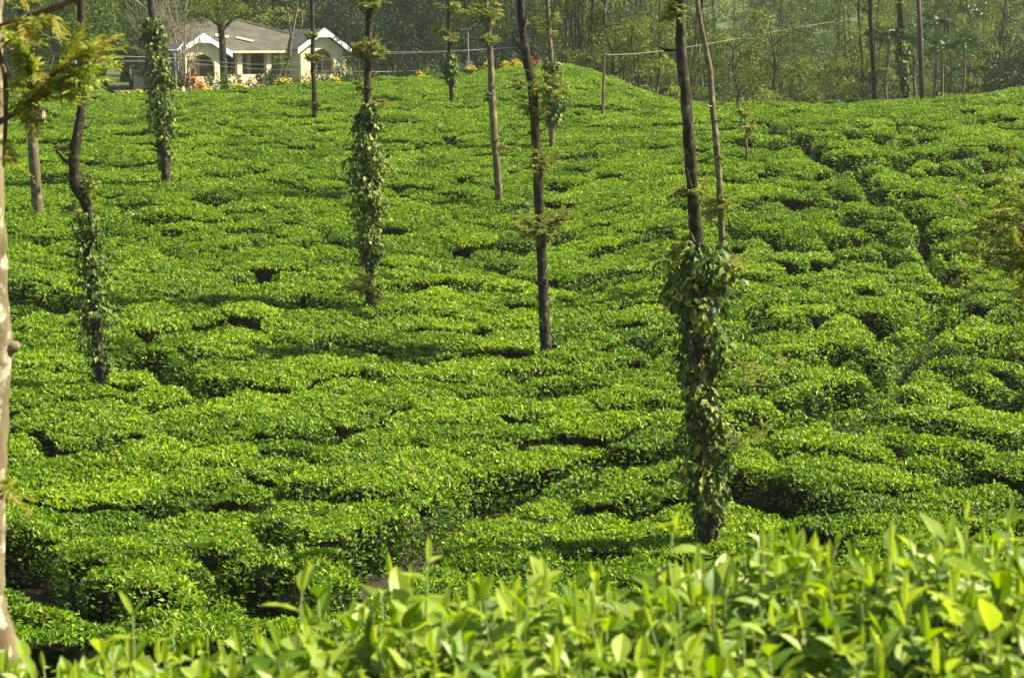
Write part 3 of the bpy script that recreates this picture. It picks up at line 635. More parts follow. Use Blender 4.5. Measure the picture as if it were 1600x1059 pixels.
def prism(mb, prof, y0, y1):
    n = len(prof); V = [(x, y0, z) for x, z in prof]+[(x, y1, z) for x, z in prof]
    Q = [(i, (i+1) % n, n+(i+1) % n, n+i) for i in range(n)]; mb.add(V, Q)
    mb.add([(x, y0, z) for x, z in prof]+[(sum(p[0] for p in prof)/n, y0, sum(p[1] for p in prof)/n)], None, [(i, n, (i+1) % n) for i in range(n)])
    mb.add([(x, y1, z) for x, z in prof]+[(sum(p[0] for p in prof)/n, y1, sum(p[1] for p in prof)/n)], None, [(i, (i+1) % n, n) for i in range(n)])
GA, GB = -3.7, 3.75
w = MB(); gable_wall(w, GA, 1.45, 2.35, 3.3, .78, 1.45, .78, -1.2, .25); part('gable_wall', w, 'wall')
w = MB(); gable_wall(w, GB, 1.45, 2.55, 3.55, .78, 1.75, .85, -1.9, .3); part('gable_wall', w, 'wall')
for a, b in (((GA-1.45, -.947, -.4), (GA-1.2, 2.2, 2.3)), ((GA-1.9, 1.0, -.4), (GA-1.46, 1.3, 2.3)), ((GA-2.8, 2.203, -.4), (GA-1.203, 2.4, 2.4)), ((GB-1.45, -1.597, -.4), (GB-1.2, 2.2, 2.5)),
             ((GB+1.2, -1.597, -.4), (GB+1.45, 2.2, 2.5)), ((GB+1.46, -.6, -.4), (GB+2.3, -.35, 2.45)), ((GB+2.05, -.34, -.4), (GB+2.3, 4, 2.45))): part('wall', MB().box(a, b), 'wall')
w = MB(); w.box((GA-1.2, 2.2, -.4), (GB-1.2, 2.45, 2.5)); w.box((GB-1.2, -.6, -.4), (GB+1.2, -.45, 2.5)); part('back_wall', w, 'inner')
w = MB(); w.box((GA-1.2, -.9, -.4), (GB-1.2, 2.2, -.05)); part('veranda_floor', w, 'concrete')
w = MB(); w.box((GA+1.46, -.25, -.4), (GB-1.46, -.05, .86)); part('parapet', w, 'wall')
for cxx in (-1.95, -.95, .95, 1.95): part('column', MB().box((cxx-.16, -.34, .862), (cxx+.16, .02, 2.45)), 'wall')
for cxx in (-.2, .35): part('column', MB().box((cxx-.12, 1.2, -.05), (cxx+.12, 1.45, 2.45)), 'wall')
part('column', MB().box((GA+.35, .6, -.05), (GA+.6, .85, 2.4)), 'wall')
for x0, x1, z0, z1 in ((-3.9, -3.2, .0, 2.1), (-1.7, -1.0, .9, 2.0), (-.7, .1, 0, 2.1), (.7, 1.7, .8, 2.0)):
    f = MB()
    for a, b in (((x0-.06, 2.14, z0), (x0, 2.19, z1)), ((x1, 2.14, z0), (x1+.06, 2.19, z1)), ((x0-.06, 2.14, z1), (x1+.06, 2.19, z1+.07)), (((x0+x1)/2-.02, 2.14, z0), ((x0+x1)/2+.02, 2.19, z1))): f.box(a, b)
    wo = part('window', f, 'frame'); MB().box((x0, 2.165, z0), (x1, 2.185, z1)).build('pane', M['glass'], wo)
f = MB(); ys = -.72                                                    # arched window deep in the right gable
for xx in (-.62, -.22, .2, .58): f.box((GB+xx-.025, ys, .95), (GB+xx+.025, ys+.06, 2.25))
for zz in (.95, 1.35, 1.75, 2.15): f.box((GB-.62, ys+.002, zz-.02), (GB+.62, ys+.05, zz+.02))
wo = part('window', f, 'white'); MB().box((GB-.6, ys+.062, .95), (GB+.6, ys+.075, 2.25)).build('pane', M['glass'], wo)
rf = MB(); ev = 2.45; e0, e1, d0, d1 = -6.6, 6.2, -.75, 8.5; rz_ = 4.55; ra, rb = (-2.4, 3.6), (.4, 3.6)
rf.add([(e0, d0, ev), (e1, d0, ev), (e1, d1, ev), (e0, d1, ev), (ra[0], ra[1], rz_), (rb[0], rb[1], rz_),
        (e0, d0, ev-.12), (e1, d0, ev-.12), (e1, d1, ev-.12), (e0, d1, ev-.12)],
       [(0, 1, 5, 4), (2, 3, 4, 5), (0, 6, 7, 1), (1, 7, 8, 2), (2, 8, 9, 3), (3, 9, 6, 0), (6, 9, 8, 7)], [(1, 2, 5), (3, 0, 4)])
ro = part('roof', rf, 'roof')
MB().box((e0+.2, d0-.03, ev-.17), (e1-.2, d0-.002, ev-.02)).build('fascia', M['wall'], ro)
MB().tube([(ra[0], ra[1], rz_+.03), (rb[0], rb[1], rz_+.03)], .09, 8).tube([(rb[0], rb[1], rz_+.03), (e1, d0, ev+.03)], .08, 8).tube([(ra[0], ra[1], rz_+.03), (e0, d0, ev+.03)], .08, 8).build('ridge_tiles', M['roof'], ro)
MB().add([(-1.9, 1.0, 3.39), (-1.2, .75, 3.27), (-.95, 1.05, 3.41), (-1.7, 1.35, 3.56)], [(0, 1, 2, 3)]).add([(-.7, .75, 3.27), (.15, .2, 3.02), (.35, .4, 3.11), (-.5, .95, 3.37)], [(0, 1, 2, 3)]).build('patch', M['wood'], ro)
for gxx, hw, evz, apz, yf, yb, th in ((GA, 1.75, 2.22, 3.42, -1.5, 2.2, .1), (GB, 1.8, 2.42, 3.78, -2.25, 3.2, .1)):
    prof = [(gxx-hw, evz), (gxx, apz), (gxx+hw, evz), (gxx+hw, evz+th), (gxx, apz+th), (gxx-hw, evz+th)]
    g = MB(); prof2 = prof; n = 6; V = [(x, yf+.06, z) for x, z in prof]+[(x, yb, z) for x, z in prof]
    g.add(V, [(0, 1, 4, 5), (1, 2, 3, 4), (6, 11, 10, 7), (7, 10, 9, 8)]+[(i, 6+i, 6+(i+1) % 6, (i+1) % 6) for i in range(6)])
    go = part('gable_roof', g, 'roof')
    bb = MB(); h = .40
    V = []
    for yy in (yf-.06, yf+.055):
        V += [(gxx-hw, yy, evz-.2), (gxx-hw, yy, evz+.15), (gxx, yy, apz+.15), (gxx+hw, yy, evz+.15), (gxx+hw, yy, evz-.2), (gxx+.42, yy, apz-.46), (gxx-.42, yy, apz-.46)]
    Q = [(0, 6, 2, 1), (6, 5, 2, 2), (5, 4, 3, 2), (7, 8, 9, 13), (12, 9, 10, 11)]
    Q = [(0, 6, 2, 1), (5, 4, 3, 2), (7, 8, 9, 13), (12, 9, 10, 11)]+[(i, (i+1) % 7, 7+(i+1) % 7, 7+i) for i in range(7)]
    bb.add(V, Q, [(6, 5, 2), (13, 9, 12)]); bb.build('barge_board', M['white'], go)
# small roof seen between the dark trees right of the bungalow
b2 = at(640, 78, 142); z2 = -3.5
sh = thing('outbuilding', (b2[0], 142, z2), 'small outbuilding with a pale roof half hidden under the dark trees', 'house', rz=R(8))
MB().box((-1.9, 0, 0), (1.9, 3, 2.2)).build('wall', M['wall'], sh)
MB().add([(-2.3, -.5, 2.2), (2.3, -.5, 2.2), (2.3, 3.5, 2.2), (-2.3, 3.5, 2.2), (-1.2, 1.5, 3.35), (1.2, 1.5, 3.35)], [(0, 1, 5, 4), (2, 3, 4, 5), (0, 3, 2, 1)], [(1, 2, 5), (3, 0, 4)]).build('roof', M['concrete'], sh)
dr = MB().box((-.5, -.05, 0), (.4, -.003, 1.9)).build('door', M['frame'], sh)

# ------------------------------------------------------------------ garden: flowers, shrubs, lamp, aerial
def shrub(name, x, Y, rx, rz_, n, lf, leaf, label, cat, flower=None, nf_=0, fl=.09, group=None, zlift=0.):
    z = float(z_ground(x, Y))+zlift; tp = thing(name, (x, Y, z), label, cat, group); org = (x, Y, z)
    acc = soup(); d = rdir(n, -.2, 1); cl = np.stack([np.sin(d[:, 0]*5+x*3)*.12, np.sin(d[:, 1]*5+Y)*.12, np.sin(d[:, 0]*7+d[:, 1]*6)*.10], 1)
    p = np.array(org)+(d*rng.uniform(.45, 1, n)[:, None]**.5+cl)*np.array([rx, rx*.7, rz_])
    l = lf*rng.uniform(.6, 1.3, n); V, F = leaves(p, d+rdir(n)*.8, d+rdir(n)*.6, l, l*.45, 0); add_soup(acc, V, F, np.repeat(rng.uniform(0, .9, n), 4))
    soup_obj('foliage', acc, M[leaf], tp, org)
    st_ = MB()
    for q in range(5):
        a = q*1.26; st_.tube([(x, Y, z-.05), (x+math.cos(a)*rx*.3, Y+math.sin(a)*rx*.2, z+rz_*.4), (x+math.cos(a)*rx*.6, Y+math.sin(a)*rx*.4, z+rz_*.8)], [.03, .02, .01], 5)
    st_.build('stems', M['twig'], tp, org)
    if flower:
        acc = soup(); d = rdir(nf_, .1, 1); p = np.array(org)+d*np.array([rx, rx*.7, rz_])*rng.uniform(.9, 1.12, nf_)[:, None]
        for q in range(4):
            a = rdir(nf_, -.3, .5); V, F = leaves(p, a, d+rdir(nf_)*.3, fl, fl*.8, 0); add_soup(acc, V, F, np.repeat(rng.uniform(0, 1, nf_), 4))
        soup_obj('blossom', acc, M[flower], tp, org)
    return tp
def gpt(u, Y): return at(u, 60, Y)[0]
YG = 'yellow flower clumps along the garden edge'
for u, wpx, hh, dY in ((190,14,.55,0),(215,16,.6,0),(275,20,.62,.5),(318,18,.6,.4),(372,16,.7,1.5),(405,12,.6,1.5),(441,20,.9,1.),(480,18,1.05,1.4),(522,12,.8,2)):
    Y = 86.+dY; shrub('flower_clump', gpt(u, Y), Y, wpx*Y/2790, hh*.95, 420, .11, 'midleaf', 'low clump of yellow flowers along the tea edge below the bungalow', 'flowers', 'yellow', 150, .075, YG, .34)
for u, wpx, hh, Y, lab in ((655,9,.65,89.5,'yellow flower clump among dark leaves between the outbuilding and the vined tree'),(735,16,.85,91,'yellow flowers at the foot of the aerial post'),(762,12,.95,91,'yellow flowers just left of the slim plain trunk on the knoll'),(790,12,1.,91.5,'yellow flowers just right of the slim plain trunk on the knoll'),(806,14,1.1,92,'yellow flowers left of the tall dark trunk on the knoll crest')):
    shrub('flower_clump', gpt(u, Y), Y, wpx*Y/2790, hh, 420, .11, 'midleaf', lab, 'flowers', 'yellow', 230, .09, 'yellow flower clumps on the knoll', .5)
shrub('flower_bush', gpt(300, 90), 90, .62, 1.5, 800, .14, 'midleaf', 'orange flowering bush before the left porch pier of the bungalow', 'bush', 'orange', 240, .10)
shrub('flower_bush', gpt(836, 94), 94, .5, 2.2, 500, .14, 'midleaf', 'red flowering bush on the knoll behind the tall dark trunk', 'bush', 'red', 70, .14)
shrub('flower_bush', gpt(390, 93), 93, .5, 1.35, 420, .14, 'midleaf', 'small bush with reddish blossom below the veranda columns', 'bush', 'orange', 60, .08)
for u, Y, rx, h, leaf, lab in ((272,92,.5,1.6,'dense','dark green shrub beside the solar lamp post'),(332,93,.9,1.5,'midleaf','leafy garden shrub under the arched porch'),(360,95,.7,1.5,'olive','olive garden shrub at the foot of the tree before the bungalow'),(412,95,.9,1.6,'dense','dark shrub before the middle of the veranda'),(432,97,.6,1.3,'midleaf','low shrub left of the curving pale tree'),
        (505,96,.6,1.5,'olive','dry olive shrub below the arched window'),(532,96,.9,1.7,'dense','dark rounded shrub at the right corner of the bungalow'),(548,97,.8,1.5,'olive','brownish shrub beyond the bungalow corner'),(600,92,1.,1.25,'dense','dark low shrub right of the vine column at the garden edge'),(630,93,.9,1.7,'dense','dark leafy shrub below the outbuilding'),(672,93,.8,1.9,'midleaf','green shrub left of the small vined trunk'),(738,88.5,.75,.85,'dense','dark round shrub sunk into the tea below the aerial post'),(820,91,.8,1.1,'midleaf','grey-green shrub on the knoll crest'),(858,93,.7,1.5,'olive','olive shrub behind the vined trunk on the knoll'),(795,94,1.2,2.,'dense','dark shrub behind the knoll flowers')):
    shrub('garden_shrub', gpt(u, Y), Y, rx, h, 900, .16, leaf, lab, 'shrub', zlift=.1)
# banana-like bright leaf plant
z = float(z_ground(gpt(668, 96), 96)); bp_ = thing('banana_plant', (gpt(668, 96), 96, z), 'bright upright broad-leaved plant glowing among the dark shrubs', 'plant'); acc = soup(); o = np.array(bp_.location)
for q, (dx, dz, l) in enumerate(((.05, 1, 1.5), (-.5, .8, 1.2), (.6, .7, 1.2), (.25, .9, 1.3), (-.25, 1, 1.3))): blade(acc, o+[0, 0, .5], np.array([dx, -.2, dz]), np.array([.3, -1, .3]), l, .4, .5+.5*(q == 0), .12)
soup_obj('leaves', acc, M['hedge'], bp_, o); MB().tube([o, o+[0, 0, .7]], [.09, .06], 8).build('stem', M['stem'], bp_, o)
# solar lamp
zz = float(z_ground(gpt(274, 88), 88)); sl = thing('solar_lamp', (gpt(274, 88), 88, zz), 'solar panel on a thin post left of the bungalow porch', 'lamp'); o = np.array(sl.location); top = at(271, 76, 88)[2]
MB().tube([o, (o[0]-.06, 88, top)], .03, 8).build('post', M['grey'], sl, o)
MB().add([(o[0]-.34, 87.75, top-.06), (o[0]+.12, 87.75, top-.06), (o[0]+.3, 88.2, top+.22), (o[0]-.16, 88.2, top+.22), (o[0]-.34, 87.76, top-.1), (o[0]+.12, 87.76, top-.1), (o[0]+.3, 88.21, top+.18), (o[0]-.16, 88.21, top+.18)], [(0,1,2,3),(7,6,5,4),(0,4,5,1),(1,5,6,2),(2,6,7,3),(3,7,4,0)]).build('panel', M['panel'], sl, o)
MB().tube([(o[0]-.35, 87.745, top-.08), (o[0]+.13, 87.745, top-.08), (o[0]+.31, 88.2, top+.2)], .022, 6).build('panel_frame', M['white'], sl, o)
zl = at(275, 106, 88)[2]; MB().box((o[0]-.05, 87.85, zl-.13), (o[0]+.13, 87.96, zl+.12)).build('battery_box', M['grey'], sl, o); MB().box((o[0]-.07, 87.86, zl+.15), (o[0]+.12, 87.96, zl+.3)).build('lamp_head', M['grey'], sl, o)
# aerial post with its white box
zz = float(z_ground(gpt(733, 94), 94)); ae = thing('aerial_post', (gpt(733, 94), 94, zz), 'thin post with a slanting aerial on top behind the yellow flowers', 'aerial'); o = np.array(ae.location); ta = at(731, 46, 94)
MB().tube([o, ta], .032, 8).build('post', M['wire'], ae, o); MB().tube([ta+[-.4, 0, -.02], ta+[0, 0, .02], ta+[.5, 0, .3]], .022, 6).build('aerial', M['wire'], ae, o)
q = at(733, 104, 93.6); zt = q[2]
ub = thing('utility_box', (q[0], 93.4, zt-1.), 'small white concrete box at the foot of the aerial post', 'box'); o = np.array(ub.location)
MB().box(o+[-.13, 0, -.3], o+[.14, .25, 1.2]).build('case', M['concrete'], ub, o); MB().box(o+[-.16, -.03, 1.2], o+[.17, .28, 1.25]).build('lid', M['concrete'], ub, o); MB().box(o+[-.55, .1, 0], o+[-.16, .3, 1.12]).build('side_panel', M['grey'], ub, o)
# little garden markers
for u, v, wd, hh, lab in ((286, 143, .07, .22, 'small white block in front of the orange flowering bush'), (92, 155, .25, .4, 'pale stone at the left end of the tea edge'), (64, 158, .3, .3, 'grey stone at the far left of the tea edge')):
    Y = 85.; q = at(u, v, Y); s = MB().tube([(0, 0, -.8), (0, 0, hh*.6), (.02, 0, hh)], [wd, wd*.95, wd*.7], 6, .06)
    o = s.build('marker_stone', M['white' if u > 200 else 'concrete']); o.location = q; tag(o, lab, 'stone')
for u, v, hpx, wd, lab in ((121, 160, 62, .06, 'white post left of the garden behind the crooked trunk'), (42, 205, 40, .05, 'grey stake beside the bare grey trunk')):
    Y = 84. if u > 100 else 60.; q = at(u, v, Y); t_ = MB().tube([(0, 0, -.7), (0, 0, hpx*Y/2790), (0, 0, hpx*Y/2790+.06)], [wd, wd, wd*.4], 8).build('stake', M['concrete' if u > 100 else 'grey']); t_.location = q; tag(t_, lab, 'stake')
# wire post on the knoll flank
xx, Yw, zw = ground_at(940, 180); wp = thing('wire_post', (xx, Yw, zw), 'thin bare post carrying a wire on the flank of the knoll', 'post'); o = np.array(wp.location)
tw = at(944, 84, Yw); MB().tube([o, (o+tw)/2+[.02, 0, 0], tw], [.065, .055, .045], 8, .03, 3).build('post', M['barkgrey'], wp, o); MB().tube([tw+[-.12, 0, -.05], tw+[.12, 0, -.02]], .03, 6).build('insulator_bar', M['wire'], wp, o)

# ------------------------------------------------------------------ background trees
def clumps(acc, ctr, rad, nc, per, lf, cr, zlo=-.7, droopy=0., shell=.55):
    d = rdir(nc, zlo, 1); c = np.array(ctr)+d*(rng.uniform(shell, 1, nc)[:, None])*np.array(rad)
    s = rng.uniform(.6, 1.3, nc)*cr
    for k in range(nc):
        dd = rdir(per, -.5, 1); p = c[k]+dd*s[k]*rng.uniform(.3, 1, per)[:, None]**.6*np.array([1, 1, .7])
        l = lf*rng.uniform(.6, 1.3, per); a = dd+rdir(per)*.8; a[:, 2] -= droopy
        V, F = leaves(p, a, dd+np.array([0, 0, .6])+rdir(per)*.6, l, l*.46, 0)
        add_soup(acc, V, F, np.repeat(np.clip(rng.uniform(.1, .8)+rng.normal(0, .12, per), 0, 1), 4))
def crooked(h, r0, r1, n=7, w=.18):
    z = np.linspace(0, h, n); P = np.stack([np.cumsum(rng.normal(0, w, n)), np.cumsum(rng.normal(0, w, n)), z], 1); P[0, :2] = 0
    return P, np.linspace(r0, r1, n)
protos = {}
def proto(kind, idx, build):
    tp = bpy.data.objects.new(kind, None); C.objects.link(tp); tp.empty_display_size = .3; build(tp); protos.setdefault(kind, []).append([tp, False])
def b_oak(tp, mat='olive'):
    h = rng.uniform(13, 16); P, r = crooked(h, rng.uniform(.07, .11), .04, 9, .16); t = MB().tube(P, r, 8, .06, 3); acc = soup()
    for q in range(24):
        z = rng.uniform(2.5, h*.92); i = min(int(z/h*8), 7); c = P[i]+(P[i+1]-P[i])*.5; c[2] = z; a = rng.uniform(0, 6.28); ln = rng.uniform(.5, 1.5)
        e = c+np.array([math.cos(a)*ln, math.sin(a)*ln, ln*.5]); t.tube([c, e], [.03, .01], 5)
        clumps(acc, e, (.55, .55, .45), 4, 30, .2, .46)
    t.build('trunk', M['barkfar'], tp, smooth=True); soup_obj('crown', acc, M[mat], tp, (0, 0, 0))
def b_bare(tp):
    h = rng.uniform(12, 15); P, r = crooked(h, rng.uniform(.05, .08), .03, 9, .14); t = MB().tube(P, r, 7, .06, 3); acc = soup()
    for q in range(11): clumps(acc, P[rng.integers(2, 8)]+rng.normal(0, .3, 3), (.35, .35, .6), 3, 22, .17, .3)
    clumps(acc, P[-1], (1.1, 1.1, 1.), 10, 30, .2, .5)
    t.build('trunk', M['barkfar'], tp, smooth=True); soup_obj('crown', acc, M['midleaf'], tp, (0, 0, 0))
def b_dense(tp, mat='dense', rad=(3.6, 3.2, 3.9), zc=4.6, nc=120, h=6.):
    P, r = crooked(h, .28, .1, 6, .2); t = MB().tube(P, r, 9, .07, 3)
    for q in range(8):
        a = rng.uniform(0, 6.28); s = P[rng.integers(2, 5)]; e = np.array([math.cos(a)*rad[0]*.6, math.sin(a)*rad[1]*.6, zc+rng.uniform(-.4, .5)*rad[2]]); t.tube([s, (s+e)/2+[0, 0, .4], e], [.1, .07, .03], 6)
    t.build('trunk', M['barkfar'], tp, smooth=True); acc = soup(); clumps(acc, (0, 0, zc), rad, nc, 60, .26, .85, -.95)
    soup_obj('crown', acc, M[mat], tp, (0, 0, 0))
def b_palm(tp):
    h = 9.1; P, r = crooked(h, .11, .08, 7, .1); MB().tube(P, r, 8, .03, 3).build('trunk', M['barkgrey'], tp, smooth=True)
    MB().tube([P[-1]-[0, 0, .1], P[-1]+[0, 0, .5], P[-1]+[0, 0, .95]], [.1, .12, .07], 8).build('crownshaft', M['stem'], tp, smooth=True)
    acc = soup()
    for q in range(11):
        a = q*2.4; el = rng.uniform(-.1, 1.2); d = np.array([math.cos(a)*math.cos(el), math.sin(a)*math.cos(el), math.sin(el)]); frond(acc, P[-1]+[0, 0, .85], d, rng.uniform(1.4, 1.8), 40, .55, .085, rng.uniform(.25, .75), .45)
    soup_obj('frond', acc, M['palm'], tp, (0, 0, 0))
    acc = soup()
    for q in range(5):
        a = q*1.26; frond(acc, P[-1]+[0, 0, -.05], np.array([math.cos(a), math.sin(a), .1]), .55, 14, .16, .06, .6, .7)
    soup_obj('fruit_cluster', acc, M['orange' if rng.random() < .0 else 'dryleaf'], tp, (0, 0, 0))
def b_bush(tp, mat='midleaf', s=1.):
    t = MB()
    for q in range(5): a = q*1.26; t.tube([(0, 0, -.2), (math.cos(a)*.4, math.sin(a)*.4, 1.2), (math.cos(a)*.9, math.sin(a)*.9, 2.6)], [.07, .05, .02], 6)
    t.build('trunk', M['barkfar'], tp, smooth=True); acc = soup(); clumps(acc, (0, 0, 2.3*s), (1.5*s, 1.4*s, 2.*s), 34, 46, .22, .6, -.9); soup_obj('crown', acc, M[mat], tp, (0, 0, 0))
for k in range(4): proto('silver_oak', k, lambda tp: b_oak(tp))
for k in range(3): proto('slim_tree', k, b_bare)
for k in range(3): proto('broadleaf_tree', k, lambda tp: b_dense(tp))
for k in range(2): proto('light_tree', k, lambda tp: b_dense(tp, 'midleaf', (2.4, 2.2, 3.4), 5.6, 70))
def b_canopy(tp):
    h = rng.uniform(9, 10.5); P, r = crooked(h, .13, .07, 8, .2); t = MB().tube(P, r, 8, .07, 3); acc = soup()
    for q in range(11):
        a = rng.uniform(0, 6.28); c = P[rng.integers(4, 8)]; ln = rng.uniform(.8, 2.3); e = c+np.array([math.cos(a)*ln, math.sin(a)*ln, rng.uniform(-.3, 1.6)])
        t.tube([c, (c+e)/2+[0, 0, .2], e], [.06, .04, .015], 5); clumps(acc, e, (.75, .75, .5), 7, 34, .22, .42, -.8, .3)
    t.build('trunk', M['barkfar'], tp, smooth=True); soup_obj('crown', acc, M['sunleaf'], tp, (0, 0, 0))
for k in range(3): proto('canopy_tree', k, b_canopy)
for k in range(2): proto('areca_palm', k, b_palm)
for k in range(2): proto('understorey_tree', k, lambda tp: b_bush(tp))
proto('understorey_tree', 2, lambda tp: b_bush(tp, 'olive')); proto('understorey_tree', 3, lambda tp: b_bush(tp, 'dense', 1.1))
cnt = {}
def place(kind, u, Y, label, cat, group=None, scale=1., var=None, dz=0., x=None):
    L_ = protos[kind]; i = cnt.get(kind, 0) % len(L_) if var is None else var; cnt[kind] = cnt.get(kind, 0)+1
    o = L_[i][0] if not L_[i][1] else copy_tree(L_[i][0]); L_[i][1] = True
    x = gpt(u, Y) if x is None else x
    o.location = (x, Y, float(z_ground(x, Y))-.1+dz); o.rotation_euler = (0, 0, rng.uniform(0, 6.28)); o.scale = (scale,)*3
    for k_ in ('label', 'category', 'group'):
        if k_ in o: del o[k_]
    return tag(o, label, cat, group)
# dark evergreens behind and beside the bungalow
for u, Y, s, v in ((-60,138,1.15,0),(40,128,1.,1),(110,133,1.1,2),(190,142,1.2,0),(290,146,1.25,1),(372,150,1.3,2),(455,149,1.3,0),(535,143,1.25,1),(600,139,1.2,2),(655,146,1.3,0),(715,140,1.1,1),(10,150,1.3,2),(150,156,1.3,1),(420,165,1.5,0),(560,162,1.5,2),(690,165,1.4,1),(250,165,1.5,2),(780,156,1.2,0)):
    place('broadleaf_tree', u, Y, 'dense dark evergreen tree in the wood behind the bungalow', 'tree', 'dark evergreens behind the bungalow', s, v)
place('broadleaf_tree', 632, 137, 'dark spreading tree whose crown hangs over the outbuilding roof', 'tree', scale=.95, var=1)
place('light_tree', 175, 112, 'rounded mid-green tree left of the dry grey bush', 'tree', scale=.62, var=0)
place('light_tree', 140, 100, 'leafy yellowish tree behind the crooked trunk at the upper left', 'tree', scale=.75, var=1)
place('light_tree', 95, 118, 'green tree beyond the left end of the tea edge', 'tree', scale=.8, var=0)
place('understorey_tree', 232, 108, 'small dark bush tree behind the densely vined trunk', 'tree', scale=.9, var=3)
place('understorey_tree', 592, 131, 'dark shrub tree between the bungalow and the outbuilding', 'tree', scale=.8, var=3)
place('understorey_tree', 690, 112, 'dark shrub tree beside the outbuilding', 'tree', scale=.75, var=3)
place('understorey_tree', 60, 106, 'shrubby dark tree behind the bare grey trunk', 'tree', scale=1., var=3)
for u, Y, s in ((445,136,1.),(505,138,1.05),(390,138,.9)): place('understorey_tree', u, Y, 'yellowish leafy tree rising behind the bungalow roof', 'tree', 'leafy trees behind the bungalow roof', s*1.5, 2)
for u, Y, s in ((20,112,.9),(-20,120,1.),(85,124,1.),(120,116,.8),(205,126,1.1),(560,128,.9),(575,134,1.),(612,131,.9),(660,134,1.),(705,126,.9),(745,122,.9),(770,128,1.),(815,124,.9),(845,120,.9),(520,134,1.1),(400,144,1.2),(340,144,1.2),(290,132,1.1)):
    place('understorey_tree', u, Y, 'dark bushy tree among the evergreens around the bungalow', 'tree', 'dark bushy trees around the bungalow', s*1.25, 3)
# trunks of the wood behind the knoll and the ridge
GO = 'silver oaks in the wood behind the ridge'
for _ in range(50):
    u = rng.uniform(860, 1620); Y = rng.uniform(100, 160)
    if rng.random() < .6: place('silver_oak', u, Y, 'slim silver oak with sparse leaf clumps in the wood behind the ridge', 'tree', GO, rng.uniform(.85, 1.15))
    else: place('slim_tree', u, Y, 'thin bare-stemmed tree in the wood behind the ridge', 'tree', 'thin bare-stemmed trees behind the ridge', rng.uniform(.85, 1.15))
for u, Y in ((905,102),(918,108),(965,104),(980,98),(1000,101),(1018,112),(945,116),(1035,106),(890,112),(870,120),(1052,118)):
    place('slim_tree', u, Y, 'thin bare-stemmed tree close behind the flank of the knoll', 'tree', 'thin stems behind the knoll flank', rng.uniform(.9, 1.1))
for u, Y, s in ((880,103,.9),(930,100,1.),(985,108,1.05),(1000,122,1.1),(1050,112,1.)): place('silver_oak', u, Y, 'leafy silver oak close behind the flank of the knoll', 'tree', 'leafy silver oaks behind the knoll flank', s)
for _ in range(85):
    u = rng.uniform(900, 1660); Y = rng.uniform(104, 172)
    place('understorey_tree', u, Y, 'bushy understorey tree in the wood behind the ridge', 'tree', 'understorey trees behind the ridge', rng.uniform(1., 1.75), int(rng.integers(0, 4)))
for _ in range(18):
    place('light_tree', rng.uniform(900, 1650), rng.uniform(150, 190), 'leafy mid-green tree deep in the wood behind the ridge', 'tree', 'leafy trees deep in the wood', rng.uniform(.9, 1.3))
place('light_tree', 1262, 93, 'round-crowned tree on a forked trunk just behind the ridge', 'tree', scale=.66, var=0)
for u, Y, vc, lab in ((1386,96,58,'areca palm between the two ridge trunks'),(1431,104,52,'areca palm hidden behind the yellow-vined ridge trunk'),(1473,94,72,'areca palm just right of the dark pole'),(1510,91,66,'areca palm with drooping fronds farther right of the dark pole'),(1462,112,34,'tall areca palm rising behind the dark pole'),(1525,120,14,'tall hazy palm against the upper right corner'),(1575,140,6,'faint hazy palm at the far upper right')):
    x_ = gpt(u, Y); sc_ = (at(u, vc, Y)[2]-float(z_ground(x_, Y)))/10.
    place('areca_palm', u, Y, lab, 'palm', 'areca palms behind the ridge', sc_)
for u, Y, s, lab in ((1575,106,1.05,'big dense tree filling the right edge behind the ridge'),(1622,112,1.15,'dense tree partly cut by the right picture edge')): place('broadleaf_tree', u, Y, lab, 'tree', scale=s*1.05)
for u, Y, s in ((1552,100,1.),(1330,98,.75),(1300,100,.8),(1225,98,.7),(1590,96,.8),(1140,98,.75)): place('understorey_tree', u, Y, 'low bushy tree close behind the ridge line', 'tree', 'low bushy trees close behind the ridge', s, int(rng.integers(0, 4)))
for _ in range(22):
    place('understorey_tree', rng.choice([rng.uniform(875, 1070), rng.uniform(1320, 1640)]), rng.uniform(112, 135), 'dark bushy understorey tree between the thin stems behind the ridge', 'tree', 'dark understorey trees behind the ridge', rng.uniform(.9, 1.3), 3)
for u, Y, q in ((900,112,.7),(945,126,.8),(1000,116,.62),(1075,112,.66),(1100,126,.8),(1135,110,.6),(1170,121,.75),(1210,113,.62),(1240,130,.85),(1300,118,.7),(1340,110,.55),(1335,132,.8),(1540,122,.8),(1600,128,.9),(870,128,.7)):
    place('light_tree', u, Y, 'sunlit mid-green tree with a full crown behind the ridge', 'tree', 'sunlit leafy trees behind the ridge', q*1.15)
for u, Y, q, lab in ((868,104,1.02,'yellow-green tree whose crown hangs over the knoll beside the vined trunk'),(905,99,1.,'yellow-green tree behind the knoll, crown above the thin wire post'),(962,98,.98,'yellow-green tree behind the flank of the knoll right of the wire post'),(1012,106,1.06,'yellow-green tree left of the thick vine-clad trunk behind the ridge'),(1150,110,.95,'loose yellow-green tree behind the ridge right of the slender trunk'),(1235,104,.98,'yellow-green tree at the end of the rising wire'),(1345,108,.9,'yellow-green tree left of the mossy ridge trunk'),(765,104,.78,'yellow-green tree behind the slim plain trunk on the knoll')):
    place('canopy_tree', u, Y, lab, 'tree', 'yellow-green trees behind the ridge', q)
